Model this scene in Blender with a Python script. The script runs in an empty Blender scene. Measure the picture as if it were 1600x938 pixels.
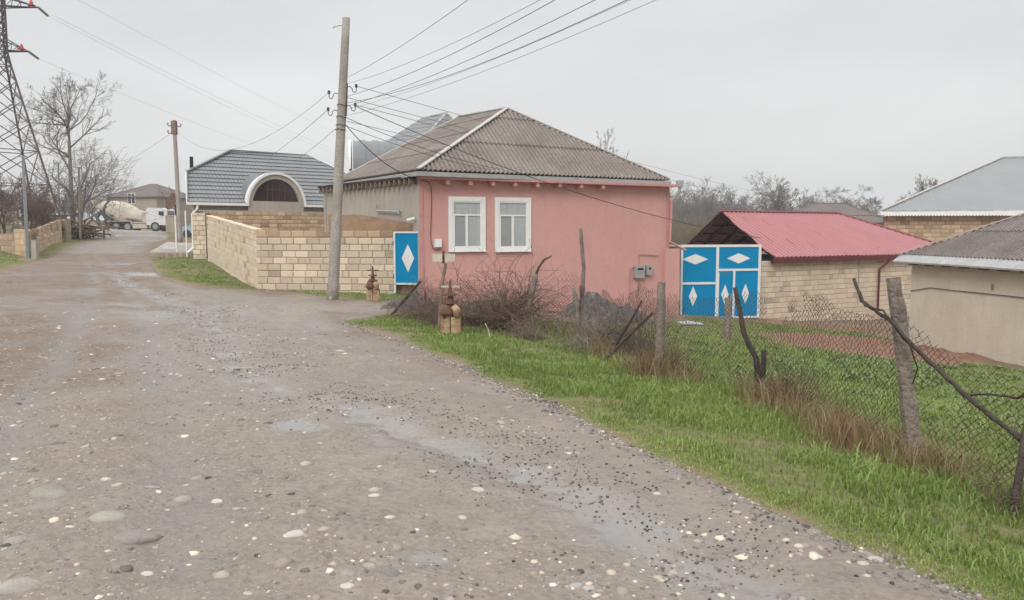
import bpy, math, random
import numpy as np
from mathutils import Vector, noise as mnoise
R = math.radians
D = bpy.data
scn = bpy.context.scene
C = scn.collection

# ------------------------------------------------------------ camera, sky, sun
F = 1200.0
PITCH = math.atan(111/1200)
cam = D.objects.new('camera', D.cameras.new('camera')); C.objects.link(cam)
cam.location = (0, 0, 1.6); cam.rotation_euler = (math.pi/2 - PITCH, 0, 0)
cam.data.lens = 27.0; cam.data.sensor_width = 36.0
cam.data.clip_start = 0.05; cam.data.clip_end = 4000
scn.camera = cam

w = D.worlds.new('World'); scn.world = w; w.use_nodes = True
nt = w.node_tree; nt.nodes.clear()
N = nt.nodes.new; L = nt.links.new
SUN_EL, SUN_AZ = 38, 203
out = N('ShaderNodeOutputWorld'); bg = N('ShaderNodeBackground')
sky = N('ShaderNodeTexSky'); sky.sky_type = 'NISHITA'; sky.sun_disc = False
sky.sun_elevation = R(SUN_EL); sky.sun_rotation = R(SUN_AZ)
sky.dust_density = 4; sky.air_density = 1.5
tc = N('ShaderNodeTexCoord'); sep = N('ShaderNodeSeparateXYZ'); L(tc.outputs['Generated'], sep.inputs[0])
ramp = N('ShaderNodeValToRGB'); e = ramp.color_ramp.elements       # overcast veil, brighter to the zenith
e[0].position = 0.0; e[0].color = (7.2, 7.1, 7.0, 1)
e[1].position = 1.0; e[1].color = (17.5, 17.5, 17.6, 1)
for pos_, col_ in ((0.10, (6.9, 6.92, 6.9)), (0.24, (6.45, 6.6, 6.7)), (0.42, (7.8, 7.9, 8.0))):
    x_ = ramp.color_ramp.elements.new(pos_); x_.color = (*col_, 1)
L(sep.outputs[2], ramp.inputs[0])
mp = N('ShaderNodeMapping'); mp.inputs['Scale'].default_value = (1.2, 1.2, 4.0); L(tc.outputs['Generated'], mp.inputs[0])
cn = N('ShaderNodeTexNoise'); cn.inputs['Scale'].default_value = 1.6; cn.inputs['Detail'].default_value = 5
L(mp.outputs[0], cn.inputs['Vector'])
mr = N('ShaderNodeMapRange'); mr.inputs[1].default_value = .3; mr.inputs[2].default_value = .7
mr.inputs[3].default_value = .87; mr.inputs[4].default_value = 1.08; L(cn.outputs[0], mr.inputs[0])
mul = N('ShaderNodeVectorMath'); mul.operation = 'SCALE'; L(ramp.outputs[0], mul.inputs[0]); L(mr.outputs[0], mul.inputs['Scale'])
mx = N('ShaderNodeMix'); mx.data_type = 'RGBA'; mx.inputs[0].default_value = .95
L(sky.outputs[0], mx.inputs[6]); L(mul.outputs[0], mx.inputs[7])
L(mx.outputs[2], bg.inputs[0]); bg.inputs[1].default_value = 0.1
L(bg.outputs[0], out.inputs[0])

sl = D.lights.new('sun', 'SUN'); sl.energy = 1.5; sl.angle = R(22); sl.color = (1, .965, .93)
so = D.objects.new('sun', sl); C.objects.link(so)
so.rotation_euler = (R(90-SUN_EL), 0, R(-SUN_AZ) + math.pi)
scn.view_settings.view_transform = 'Standard'; scn.view_settings.look = 'None'
scn.view_settings.gamma = 1; scn.view_settings.exposure = 0.3

# ------------------------------------------------------------ helpers
rnd = random.Random(7)
cp, sp_ = math.cos(PITCH), math.sin(PITCH)
def ray(px, py):
    x = (px-800)/F; y = (469-py)/F
    return Vector((x, cp + y*sp_, -sp_ + y*cp))
def P(px, py, Y):
    d = ray(px, py); return Vector((0, 0, 1.6)) + d*(Y/d.y)
def ray_plane(px, py, a, b, c):
    n = (b-a).cross(c-a); d = ray(px, py); o = Vector((0, 0, 1.6))
    return o + d*((a-o).dot(n)/d.dot(n))

# terrain: smooth surface through surveyed heights (thin plate spline)
ctl = []
for q in [(800,938,3.2),(402,452,23.4),(519,470,20.4),(324.8,406.6,31.5),(43,405,37),(103,378,50),(282,380,47),
          (200,362,88),(235,403,36),(0,425,27),(150,346,130),(1440,742,5.9),(1190,610,8.8),(1028,600,10.1),
          (905,527,15),(703,524,13.6),(615,492,16.5),(1500,648,10.5),(1600,573,20.7),(1418,537,25.6),
          (1180,500,28),(658,464,22.8),(620,460,23.0),(520,456,23.2),(800,482,24.4),(1040,492,27.1),(1380,556,21.5),(1200,795,4.25),(540,505,15.2),(245,362,75)]:
    ctl.append(tuple(P(*q)))
ctl += [(0,0,0),(-8,0,.05),(7,0,-.5),(0,-10,0),(-20,-10,.2),(20,-10,-2.2),(0,6,.0),(-4,8,0),(-7,12,0),(-14,14,.15),
        (3,30,-1.3),(0,60,-1.0),(25,60,-2.2),(50,60,-2.4),(0,150,-.5),(70,150,-2),(-30,34,1.0),(-45,60,2.0),
        (-70,120,3.0),(40,30,-2.6),(-30,5,.5),(-10,-4,.05),(14,8,-1.7),(17,14,-2.1)]
ctl = np.array(ctl, float)
def tps(r2): return np.where(r2 > 1e-9, r2*np.log(r2+1e-12)*.5, 0)
_n = len(ctl)
_d2 = ((ctl[:, None, :2]-ctl[None, :, :2])**2).sum(2)
_A = np.zeros((_n+3, _n+3)); _A[:_n, :_n] = tps(_d2) + np.eye(_n)*2.0
_A[:_n, _n:] = np.c_[np.ones(_n), ctl[:, :2]]; _A[_n:, :_n] = _A[:_n, _n:].T
_w = np.linalg.solve(_A, np.r_[ctl[:, 2], 0, 0, 0])
def gz(x, y):
    x = np.asarray(x, float); y = np.asarray(y, float)
    sh = x.shape; x = x.ravel(); y = y.ravel(); o = np.empty_like(x)
    rr = np.hypot(x, y); k = np.where(rr > 160, 160/np.maximum(rr, 1), 1); x = x*k; y = y*k
    for i in range(0, len(x), 20000):
        s = slice(i, i+20000)
        d2 = (x[s, None]-ctl[None, :, 0])**2 + (y[s, None]-ctl[None, :, 1])**2
        o[s] = tps(d2)@_w[:_n] + _w[_n] + _w[_n+1]*x[s] + _w[_n+2]*y[s]
    return np.clip(o, -4.5, 6).reshape(sh)
def g(x, y): return float(gz(np.array([x]), np.array([y]))[0])
def G(px, py):                     # pixel -> point on the terrain
    d = ray(px, py); t = np.geomspace(1.5, 300, 1500)
    X = d.x*t; Y = d.y*t; Z = 1.6+d.z*t
    below = Z < gz(X, Y)
    i = int(np.argmax(below)) if below.any() else len(t)-1
    return Vector((X[i], Y[i], g(X[i], Y[i])))
def GX(v, dz=0): return Vector((v[0], v[1], g(v[0], v[1])+dz))

def _hash(ix, iy, s):
    h = (ix*374761393 + iy*668265263 + s*1442695041) & 0xffffffff
    h = ((h ^ (h >> 13))*1274126177) & 0xffffffff
    return ((h ^ (h >> 16)) & 0xffff)/65535.0
def vnoise(x, y, s=0):
    x0 = np.floor(x); y0 = np.floor(y); fx = x-x0; fy = y-y0
    ix = x0.astype(np.int64); iy = y0.astype(np.int64)
    fx = fx*fx*(3-2*fx); fy = fy*fy*(3-2*fy)
    a = _hash(ix, iy, s); b = _hash(ix+1, iy, s); c = _hash(ix, iy+1, s); d = _hash(ix+1, iy+1, s)
    return (a*(1-fx)+b*fx)*(1-fy) + (c*(1-fx)+d*fx)*fy
def fbm(x, y, o=4, s=0):
    r = 0; a = .5; t = 0
    for i in range(o):
        r = r + a*vnoise(x, y, s+i*17); t += a; x = x*2.03+5.1; y = y*2.03+1.7; a *= .5
    return r/t

def tag(o, label=None, cat=None, group=None, kind=None):
    if label: o['label'] = label
    if cat: o['category'] = cat
    if group: o['group'] = group
    if kind: o['kind'] = kind
    return o
def thing(name, loc, label, cat, group=None):
    o = D.objects.new(name, None); C.objects.link(o); o.location = loc; o.empty_display_size = .3
    return tag(o, label, cat, group)
def origin(p):
    v = Vector((0, 0, 0))
    while p is not None: v = v + Vector(p.location); p = p.parent
    return v
def link_mesh(name, me, mat, parent=None):
    me.materials.append(mat); o = D.objects.new(name, me); C.objects.link(o)
    if parent is not None: o.parent = parent
    return o
def copy_tree(o, parent=None):
    c = o.copy(); C.objects.link(c); c.parent = parent
    for ch in list(o.children): copy_tree(ch, c)
    return c

class Fr:                          # a wall's own axes: u along it, w out of it, z up
    def __init__(s, a, b):
        s.o = Vector(a); U = Vector((b[0]-a[0], b[1]-a[1], 0)); s.len = U.length; s.U = U.normalized()
        s.N = s.U.cross(Vector((0, 0, 1)))
    def pt(s, u, w, z): q = s.o + s.U*u + s.N*w; return Vector((q.x, q.y, z))
    def W(s, px, py, w=0):
        o = Vector((0, 0, 1.6)); d = ray(px, py); t = ((s.o+s.N*w-o).dot(s.N))/d.dot(s.N); q = o+d*t
        return (q-s.o).dot(s.U), q.z

class MB:
    def __init__(s): s.v = []; s.f = []; s.t = []
    def add(s, vs, fs, tint=1.0):
        b = len(s.v); s.v += [tuple(v) for v in vs]; s.f += [tuple(i+b for i in f) for f in fs]
        s.t += [tint]*len(fs); return s
    def hexa(s, p, tint=1.0):      # 4 bottom, 4 top
        return s.add(p, [(3,2,1,0),(4,5,6,7),(0,1,5,4),(1,2,6,5),(2,3,7,6),(3,0,4,7)], tint)
    def box(s, c, d, tint=1.0, rz=0):
        x, y, z = d[0]/2, d[1]/2, d[2]/2; k = math.cos(rz); m = math.sin(rz)
        return s.hexa([(c[0]+a*k-b*m, c[1]+a*m+b*k, c[2]+e_) for e_ in (-z, z) for a, b in ((-x,-y),(x,-y),(x,y),(-x,y))], tint)
    def fb(s, fr, u0, u1, w0, w1, z0, z1, tint=1.0):
        return s.hexa([fr.pt(*q) for q in ((u0,w1,z0),(u1,w1,z0),(u1,w0,z0),(u0,w0,z0),(u0,w1,z1),(u1,w1,z1),(u1,w0,z1),(u0,w0,z1))], tint)
    def prism(s, front, dvec, tint=1.0):
        n = len(front); d = Vector(dvec); f = [Vector(q) for q in front]
        return s.add(f+[q+d for q in f], [tuple(range(n)), tuple(range(2*n-1, n-1, -1))] +
                     [((i+1) % n, i, i+n, (i+1) % n+n) for i in range(n)], tint)
    def tube(s, pts, r, n=6, cap=True, tint=1.0):
        pts = [Vector(q) for q in pts]; m = len(pts)
        if not hasattr(r, '__len__'): r = [r]*m
        b = len(s.v); up = Vector((0, 0, 1)); prev = None
        for i, q in enumerate(pts):
            t = (pts[min(i+1, m-1)]-pts[max(i-1, 0)])
            if t.length < 1e-9: t = Vector((0, 0, 1))
            t.normalize()
            a = prev - t*prev.dot(t) if prev is not None else t.cross(up if abs(t.z) < .9 else Vector((1, 0, 0)))
            if a.length < 1e-6: a = t.orthogonal()
            a.normalize(); prev = a; c = t.cross(a)
            for k in range(n):
                an = 2*math.pi*k/n; s.v.append(tuple(q + (a*math.cos(an)+c*math.sin(an))*r[i]))
        for i in range(m-1):
            for k in range(n):
                k2 = (k+1) % n; s.f.append((b+i*n+k, b+i*n+k2, b+(i+1)*n+k2, b+(i+1)*n+k)); s.t.append(tint)
        if cap and n > 2:
            s.f.append(tuple(b+k for k in reversed(range(n)))); s.f.append(tuple(b+(m-1)*n+k for k in range(n))); s.t += [tint, tint]
        return s
    def disc_lathe(s, c, axis, prof, n=20, tint=1.0):   # prof: (along, radius)
        ax = Vector(axis).normalized(); a = ax.orthogonal().normalized(); b_ = ax.cross(a); b = len(s.v)
        for h, r in prof:
            for k in range(n):
                an = 2*math.pi*k/n; s.v.append(tuple(Vector(c)+ax*h+(a*math.cos(an)+b_*math.sin(an))*max(r, 1e-4)))
        for i in range(len(prof)-1):
            for k in range(n):
                k2 = (k+1) % n; s.f.append((b+i*n+k, b+i*n+k2, b+(i+1)*n+k2, b+(i+1)*n+k)); s.t.append(tint)
        s.f.append(tuple(b+k for k in reversed(range(n)))); s.f.append(tuple(b+(len(prof)-1)*n+k for k in range(n))); s.t += [tint, tint]
        return s
    def build(s, name, mat, parent=None, smooth=False, at=None, auto=True):
        o0 = origin(parent) if parent is not None else Vector(at if at is not None else (0, 0, 0))
        v = np.array(s.v, float) - np.array(o0)
        me = D.meshes.new(name); me.from_pydata(v.tolist(), [], s.f); me.update()
        a = me.attributes.new('tint', 'FLOAT', 'FACE'); a.data.foreach_set('value', np.array(s.t, np.float32))
        if auto: auto_uv(me, np.array(o0))
        if smooth: me.polygons.foreach_set('use_smooth', [True]*len(me.polygons))
        ob = link_mesh(name, me, mat, parent)
        if parent is None: ob.location = o0
        return ob
def auto_uv(me, o0):
    n = len(me.polygons); nl = len(me.loops)
    nr = np.empty(n*3); me.polygons.foreach_get('normal', nr); nr = nr.reshape(-1, 3)
    co = np.empty(len(me.vertices)*3); me.vertices.foreach_get('co', co); co = co.reshape(-1, 3)+o0
    lv = np.empty(nl, np.int32); me.loops.foreach_get('vertex_index', lv)
    lt = np.empty(n, np.int32); me.polygons.foreach_get('loop_total', lt)
    t = np.stack([-nr[:, 1], nr[:, 0], np.zeros(n)], 1); ln = np.linalg.norm(t, axis=1)
    flat = ln < .2; t[flat] = (1, 0, 0); ln[flat] = 1; t /= ln[:, None]
    b = np.cross(nr, t)
    T = np.repeat(t, lt, 0); B = np.repeat(b, lt, 0); p = co[lv]
    uv = np.stack([(p*T).sum(1), (p*B).sum(1)], 1)
    me.uv_layers.new(name='uv').data.foreach_set('uv', uv.ravel())

def lin(h):
    c = [int(h[i:i+2], 16)/255 for i in (0, 2, 4)]
    return tuple(x/12.92 if x <= .04045 else ((x+.055)/1.055)**2.4 for x in c)
def mat(name, col, col2=None, scale=3.0, rough=.85, bump=.15, bscale=None, tint=0.0, metallic=0.0, spec=.3,
        streak=None, streak_amt=.5, stretch=(1, 1, 1), fine=0.25, coord='Object'):
    m = D.materials.new(name); m.use_nodes = True; nt = m.node_tree; N = nt.nodes.new; L = nt.links.new
    b = nt.nodes['Principled BSDF']; b.inputs['Roughness'].default_value = rough
    b.inputs['Metallic'].default_value = metallic; b.inputs['Specular IOR Level'].default_value = spec
    ge = N('ShaderNodeNewGeometry')
    mp = N('ShaderNodeMapping'); mp.inputs['Scale'].default_value = stretch; L(ge.outputs['Position'], mp.inputs[0])
    n1 = N('ShaderNodeTexNoise'); n1.inputs['Scale'].default_value = scale; n1.inputs['Detail'].default_value = 7
    n1.inputs['Roughness'].default_value = .62; L(mp.outputs[0], n1.inputs['Vector'])
    r1 = N('ShaderNodeMapRange'); r1.inputs[1].default_value = .32; r1.inputs[2].default_value = .68; L(n1.outputs[0], r1.inputs[0])
    mx = N('ShaderNodeMix'); mx.data_type = 'RGBA'; L(r1.outputs[0], mx.inputs[0])
    mx.inputs[6].default_value = (*col, 1); mx.inputs[7].default_value = (*(col2 or tuple(x*.75 for x in col)), 1)
    last = mx.outputs[2]
    if streak:
        m2 = N('ShaderNodeMapping'); m2.inputs['Scale'].default_value = (2.6, 2.6, .4); L(ge.outputs['Position'], m2.inputs[0])
        n2 = N('ShaderNodeTexNoise'); n2.inputs['Scale'].default_value = 1.2; n2.inputs['Detail'].default_value = 5; L(m2.outputs[0], n2.inputs['Vector'])
        r2 = N('ShaderNodeMapRange'); r2.inputs[1].default_value = .5; r2.inputs[2].default_value = .78; r2.inputs[4].default_value = streak_amt; L(n2.outputs[0], r2.inputs[0])
        x2 = N('ShaderNodeMix'); x2.data_type = 'RGBA'; L(r2.outputs[0], x2.inputs[0]); L(last, x2.inputs[6]); x2.inputs[7].default_value = (*streak, 1); last = x2.outputs[2]
    if fine:
        n3 = N('ShaderNodeTexNoise'); n3.inputs['Scale'].default_value = scale*14; n3.inputs['Detail'].default_value = 3; L(ge.outputs['Position'], n3.inputs['Vector'])
        r3 = N('ShaderNodeMapRange'); r3.inputs[1].default_value = .3; r3.inputs[2].default_value = .7; r3.inputs[3].default_value = 1-fine; r3.inputs[4].default_value = 1+fine*.6; L(n3.outputs[0], r3.inputs[0])
        v3 = N('ShaderNodeVectorMath'); v3.operation = 'SCALE'; L(last, v3.inputs[0]); L(r3.outputs[0], v3.inputs['Scale']); last = v3.outputs[0]
    if tint:
        at = N('ShaderNodeAttribute'); at.attribute_name = 'tint'
        v4 = N('ShaderNodeVectorMath'); v4.operation = 'SCALE'; L(last, v4.inputs[0]); L(at.outputs['Fac'], v4.inputs['Scale']); last = v4.outputs[0]
    L(last, b.inputs['Base Color'])
    if bump:
        n4 = N('ShaderNodeTexNoise'); n4.inputs['Scale'].default_value = bscale or scale*6; n4.inputs['Detail'].default_value = 6; L(mp.outputs[0], n4.inputs['Vector'])
        bp = N('ShaderNodeBump'); bp.inputs['Strength'].default_value = bump; bp.inputs['Distance'].default_value = .03
        L(n4.outputs[0], bp.inputs['Height']); L(bp.outputs[0], b.inputs['Normal'])
    return m

M = {}
M['pink'] = mat('pink_plaster', (.58,.325,.295), (.54,.295,.265), .7, .9, .12, 30, fine=.05, streak=(.43,.2,.18), streak_amt=.25)
def foot_stain(m, z0, z1, col):
    nt = m.node_tree; N = nt.nodes.new; L = nt.links.new; b = nt.nodes['Principled BSDF']; src = b.inputs['Base Color'].links[0].from_socket
    ge = N('ShaderNodeNewGeometry'); sp = N('ShaderNodeSeparateXYZ'); L(ge.outputs['Position'], sp.inputs[0]); n = N('ShaderNodeTexNoise'); n.inputs['Scale'].default_value = 2.5; n.inputs['Detail'].default_value = 8; L(ge.outputs['Position'], n.inputs['Vector'])
    a = N('ShaderNodeMath'); a.operation = 'MULTIPLY_ADD'; L(n.outputs[0], a.inputs[0]); a.inputs[1].default_value = 1.3; L(sp.outputs[2], a.inputs[2])
    r = N('ShaderNodeMapRange'); r.inputs[1].default_value = z0; r.inputs[2].default_value = z1; r.inputs[3].default_value = .75; r.inputs[4].default_value = 0; L(a.outputs[0], r.inputs[0])
    x = N('ShaderNodeMix'); x.data_type = 'RGBA'; L(r.outputs[0], x.inputs[0]); L(src, x.inputs[6]); x.inputs[7].default_value = (*col, 1); L(x.outputs[2], b.inputs['Base Color'])
foot_stain(M['pink'], -.75, -.1, (.33,.2,.16))
M['pinktrim'] = mat('pink_trim', (.56,.28,.27), (.5,.24,.22), 2, .7, .05)
M['white'] = mat('white_pvc', (.78,.78,.76), (.7,.7,.67), 2, .45, 0, fine=.03)
M['graywall'] = mat('grey_plaster', (.42,.38,.33), (.35,.315,.275), 1.1, .92, .2, 20, streak=(.26,.235,.205), streak_amt=.35, fine=.06)
M['beigewall'] = mat('beige_cement', (.60,.53,.44), (.53,.465,.38), 1.0, .92, .25, 14, streak=(.42,.35,.28), streak_amt=.3, fine=.07)
M['adobe'] = mat('clay_render', (.36,.245,.16), (.26,.175,.115), 3, .95, .8, 12)
M['block'] = mat('limestone_block', (.55,.45,.33), (.45,.36,.26), 3.5, .95, .5, 25, tint=1, fine=.12, streak=(.3,.24,.19), streak_amt=.35)
M['blockpale'] = mat('pale_block', (.66,.55,.42), (.58,.475,.36), 3.5, .95, .4, 25, tint=1, fine=.12)
M['blockyel'] = mat('yellow_block', (.60,.45,.30), (.50,.36,.235), 3, .95, .5, 25, tint=1, fine=.15)
M['mortar'] = mat('mortar', (.33,.265,.195), (.27,.21,.155), 5, .95, .5)
M['concrete'] = mat('concrete', (.38,.35,.31), (.29,.265,.235), 2.0, .9, .35, 20, streak=(.24,.21,.18), streak_amt=.5)
M['oldpost'] = mat('weathered_post', (.30,.25,.21), (.15,.12,.10), 6, .95, 1.0, 30)
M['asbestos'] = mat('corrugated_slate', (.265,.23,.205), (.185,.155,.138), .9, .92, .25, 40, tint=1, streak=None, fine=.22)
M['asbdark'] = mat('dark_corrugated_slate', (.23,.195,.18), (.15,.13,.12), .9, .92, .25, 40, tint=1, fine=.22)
M['ridge'] = mat('pale_ridge_metal', (.5,.48,.45), (.4,.38,.35), 3, .6, .1, metallic=.0)
M['gutter'] = mat('zinc_gutter', (.42,.42,.41), (.33,.33,.32), 4, .5, .05, metallic=.2)
M['tile'] = mat('grey_metal_tile', (.185,.195,.203), (.155,.165,.172), 1.5, .42, tint=1, bump=.0, fine=.05, spec=.5)
M['paleroof'] = mat('pale_sheet_roof', (.235,.25,.25), (.205,.22,.22), .5, .5, .05, fine=.03)
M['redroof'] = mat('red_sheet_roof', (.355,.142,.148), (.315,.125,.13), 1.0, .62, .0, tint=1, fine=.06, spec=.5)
M['dkred'] = mat('dark_red_fascia', (.14,.03,.03), None, 2, .5, 0)
M['brownroof'] = mat('brown_slate_roof', (.17,.14,.13), (.12,.1,.09), 1, .9, .2)
M['cream'] = mat('cream_plaster', (.36,.31,.24), (.31,.265,.205), .6, .9, .1)
M['blue'] = mat('blue_paint', (.001,.225,.45), (.001,.20,.41), 1.2, .6, .02, fine=.04, spec=.06)
M['whitepaint'] = mat('white_paint', (.72,.73,.73), (.62,.63,.63), 3, .4, 0, fine=.05)
M['darkwood'] = mat('dark_timber', (.045,.033,.03), (.025,.02,.018), 4, .9, .4)
M['wood'] = mat('bare_timber', (.27,.20,.15), (.15,.11,.085), 5, .9, .6, 30)
M['branch'] = mat('dead_branch', (.11,.085,.07), (.055,.042,.038), 12, .9, 1.0, 60)
M['bark'] = mat('pale_bark', (.27,.235,.20), (.17,.145,.125), 2, .95, .4)
M['twigs'] = mat('twigs', (.25,.215,.19), (.17,.14,.125), 1, .95, 0)
M['twigdark'] = mat('dark_twigs', (.19,.13,.10), (.11,.075,.058), 1, .95, 0)
M['twigfar'] = mat('far_twigs', (.19,.165,.155), (.14,.12,.11), .1, .95, 0)
M['scrub'] = mat('dry_scrub', (.24,.19,.12), (.15,.125,.08), .3, .95, 0)
M['rust'] = mat('rusty_steel', (.19,.10,.065), (.09,.055,.042), 9, .85, .3)
M['rustpaint'] = mat('chipped_yellow_paint', (.55,.42,.26), (.22,.10,.055), 7, .8, .5, 20)
M['wiremesh'] = mat('rusty_wire', (.085,.06,.05), (.055,.04,.034), 5, .8, 0)
M['steel'] = mat('galvanised_steel', (.33,.35,.37), (.26,.28,.3), 3, .5, 0, metallic=.3)
M['pylon'] = mat('painted_lattice_steel', (.10,.07,.07), (.07,.05,.05), 1, .6, 0)
M['black'] = mat('black_cable', (.02,.02,.022), None, 2, .6, 0)
M['wire'] = mat('aluminium_wire', (.09,.09,.095), None, 2, .5, 0)
M['darkglass'] = mat('dark_glass', (.03,.02,.02), (.05,.03,.03), 1, .12, 0, spec=.6)
M['brownframe'] = mat('brown_frame', (.10,.045,.04), None, 2, .4, 0)
M['curtain'] = mat('net_curtain', (.62,.62,.61), (.44,.45,.45), 3, .9, 0, stretch=(7, 7, .2))
M['curtaindk'] = mat('insect_screen', (.42,.43,.43), (.36,.36,.36), 3, .7, 0, stretch=(4, 4, .2))
M['drum'] = mat('dusty_cream_paint', (.62,.56,.46), (.50,.44,.35), 1.2, .7, .1, streak=(.25,.2,.15), streak_amt=.5)
M['chassis'] = mat('dark_dusty_chassis', (.06,.06,.06), (.10,.09,.075), 3, .8, .1)
M['tyre'] = mat('tyre', (.035,.033,.032), (.06,.055,.05), 4, .9, .1)
M['red'] = mat('red_paint', (.5,.05,.03), None, 3, .5, 0)
M['ceramic'] = mat('insulator_glass', (.22,.28,.24), None, 3, .2, 0)
M['ceramicw'] = mat('white_porcelain', (.5,.5,.48), None, 3, .25, 0)
M['gravelpile'] = mat('dark_gravel', (.19,.17,.16), (.09,.08,.075), 8, .95, 1.0, 20)
M['slab'] = mat('slab_concrete', (.46,.42,.38), (.33,.30,.27), 1.2, .8, .2)
M['stone'] = mat('rubble_stone', (.40,.33,.24), (.28,.23,.17), 4, .9, .6, tint=1)
M['bag'] = mat('white_sack', (.5,.5,.52), (.3,.31,.33), 6, .6, .5)
M['signplate'] = mat('sign_plate', (.55,.52,.42), (.45,.42,.34), 5, .5, 0)
M['pebble'] = mat('river_cobble', (.5,.46,.40), (.36,.33,.3), 9, .7, .3, tint=1, fine=.15)
def glass_mat():
    m = D.materials.new('window_glass'); m.use_nodes = True; nt = m.node_tree; nt.nodes.clear(); N = nt.nodes.new; L = nt.links.new
    o = N('ShaderNodeOutputMaterial'); t = N('ShaderNodeBsdfTransparent'); gl = N('ShaderNodeBsdfGlossy'); gl.inputs['Roughness'].default_value = .03
    fr0 = N('ShaderNodeFresnel'); fr0.inputs[0].default_value = 1.45; gg_ = N('ShaderNodeNewGeometry'); fr = N('ShaderNodeMath'); fr.operation = 'MULTIPLY'; iv = N('ShaderNodeMath'); iv.operation = 'SUBTRACT'; iv.inputs[0].default_value = 1; L(gg_.outputs['Backfacing'], iv.inputs[1]); L(fr0.outputs[0], fr.inputs[0]); L(iv.outputs[0], fr.inputs[1]); mx = N('ShaderNodeMixShader'); t.inputs[0].default_value = (.94,.95,.95,1)
    L(fr.outputs[0], mx.inputs[0]); L(t.outputs[0], mx.inputs[1]); L(gl.outputs[0], mx.inputs[2]); L(mx.outputs[0], o.inputs[0]); return m
M['glass'] = glass_mat()

# ------------------------------------------------------------ ground and road
def gp(lst): return [tuple(G(*q)[:2]) if len(q) == 2 else q[1:] for q in lst]   # ('w', x, y) is a world point
ROAD = gp([(1760,1040),(1530,938),(1400,888),(1200,797),(1100,748),(1000,703),(900,652),(800,608),(700,562),(620,530),(545,507),(520,499),
           (600,493),('w',-2.0,17.6),('w',1.5,19.2),('w',2.2,20.5),('w',-2.3,20.4),(655,470),(600,471),(540,470),(500,463),(460,459),(402,454.5),(395,454.5),(300,447),(252,434),(238,414),
           (232,404),(234,384),(262,371),(262,365),(240,361.5),('w',-38,95),('w',-36,110),('w',-60,108),('w',-64,92),('w',-50,86),(150,364),(128,379),(80,402),(50,411),(0,424),
           ('w',-24,24),('w',-16,13),('w',-13,6),('w',-12,-6),('w',8,-6),('w',5,1.2)])
GRASS = [gp([(520,499),(600,493),('w',-2.0,17.6),('w',1.5,19.2),('w',3.2,22.5),('w',6,26.8),('w',9,27.8),('w',13.2,27.5),('w',13.5,20),('w',40,16),('w',30,-4),('w',9,-6),('w',5,1.2),
             (1760,1040),(1530,938),(1400,888),(1200,797),(1100,748),(1000,703),(900,652),(800,608),(700,562),(620,530),(545,507)]),
         gp([(238,412),(252,434),(300,447),(395,454.5),(402,452.5),(360,425),(324,404),(312,400),(240,405)]),
         gp([(430,453),(500,452),(655,452),(655,468),(600,470),(560,466),(500,461),(460,458)]),
         gp([(50,410),(80,402),(128,379),(150,366),(132,356),(103,372),(52,403)]),
         gp([(-120,400),(0,390),(25,398),(45,410),(0,418),(-120,428)]),
         gp([(240,361),(270,350),(300,350),(300,371),(262,368)]),
         gp([(-90,434),(0,438),(18,442),(0,448),(-90,455)])]
TRICK = gp([(190,436),(235,460),(300,490),(335,520),(350,550),(372,592),(450,622),(545,650),(640,685),(720,706),(800,732),(870,768),(950,808),(1010,845),(1080,880),(1150,912),(1230,940),(1330,1000)])
PUDS = [(gp([(690,874)])[0], .16, .09), (gp([(470,675)])[0], .22, .16), (gp([(600,515)])[0], .9, .25), (gp([(150,415)])[0], 1.6, .5), (gp([(215,430)])[0], 1.8, .6), (gp([(1000,822)])[0], .22, .14), (gp([(1120,900)])[0], .2, .1)]
def sdist(poly, x, y):             # >0 inside
    d = np.full(x.shape, 1e9); ins = np.zeros(x.shape, bool); n = len(poly)
    for i in range(n):
        x0, y0 = poly[i]; x1, y1 = poly[(i+1) % n]; ex, ey = x1-x0, y1-y0
        t = np.clip(((x-x0)*ex+(y-y0)*ey)/(ex*ex+ey*ey+1e-12), 0, 1)
        d = np.minimum(d, (x-x0-t*ex)**2+(y-y0-t*ey)**2)
        c = ((y0 > y) != (y1 > y)); ins ^= c & (x < (x1-x0)*(y-y0)/(y1-y0 if y1 != y0 else 1e-9)+x0)
    d = np.sqrt(d); return np.where(ins, d, -d)
def ldist(line, x, y):
    d = np.full(x.shape, 1e9)
    for (x0, y0), (x1, y1) in zip(line[:-1], line[1:]):
        ex, ey = x1-x0, y1-y0; t = np.clip(((x-x0)*ex+(y-y0)*ey)/(ex*ex+ey*ey), 0, 1)
        d = np.minimum(d, np.hypot(x-x0-t*ex, y-y0-t*ey))
    return d
def edge_n(x, y): return (fbm(x*1.3, y*1.3, 4, 3)-.5)*.5*np.clip(np.hypot(x, y)/12, .35, 1.6)
def grass_sd(x, y):
    s = np.full(x.shape, -1e9)
    for p in GRASS: s = np.maximum(s, sdist(p, x, y))
    return s + edge_n(x, y)*1.3 + (fbm(x*5, y*5, 3, 13)-.5)*.22
SOIL = [(gp([(1375,549)])[0], 3.0, 2.6), (gp([(1290,513)])[0], 2.6, .5)]
def soil_m(x, y):
    m = np.zeros(x.shape)
    for (c, a, b) in SOIL:
        m = np.maximum(m, 1.25-np.hypot((x-c[0])/a, (y-c[1])/b)+(fbm(x*1.5, y*1.5, 3, 9)-.5)*.7)
    return np.clip(m*3, 0, 1)
RUTS = [gp([(150,400),(190,440),(215,475),(235,520),(250,580),(262,650),(275,740),(285,850),(290,980)]), gp([(130,400),(150,440),(140,480),(105,540),(60,610),(0,700),(-90,800)]),
        gp([(255,440),(420,480),(560,540),(720,610),(880,690),(1010,760),(1120,840),(1210,940)])]
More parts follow.
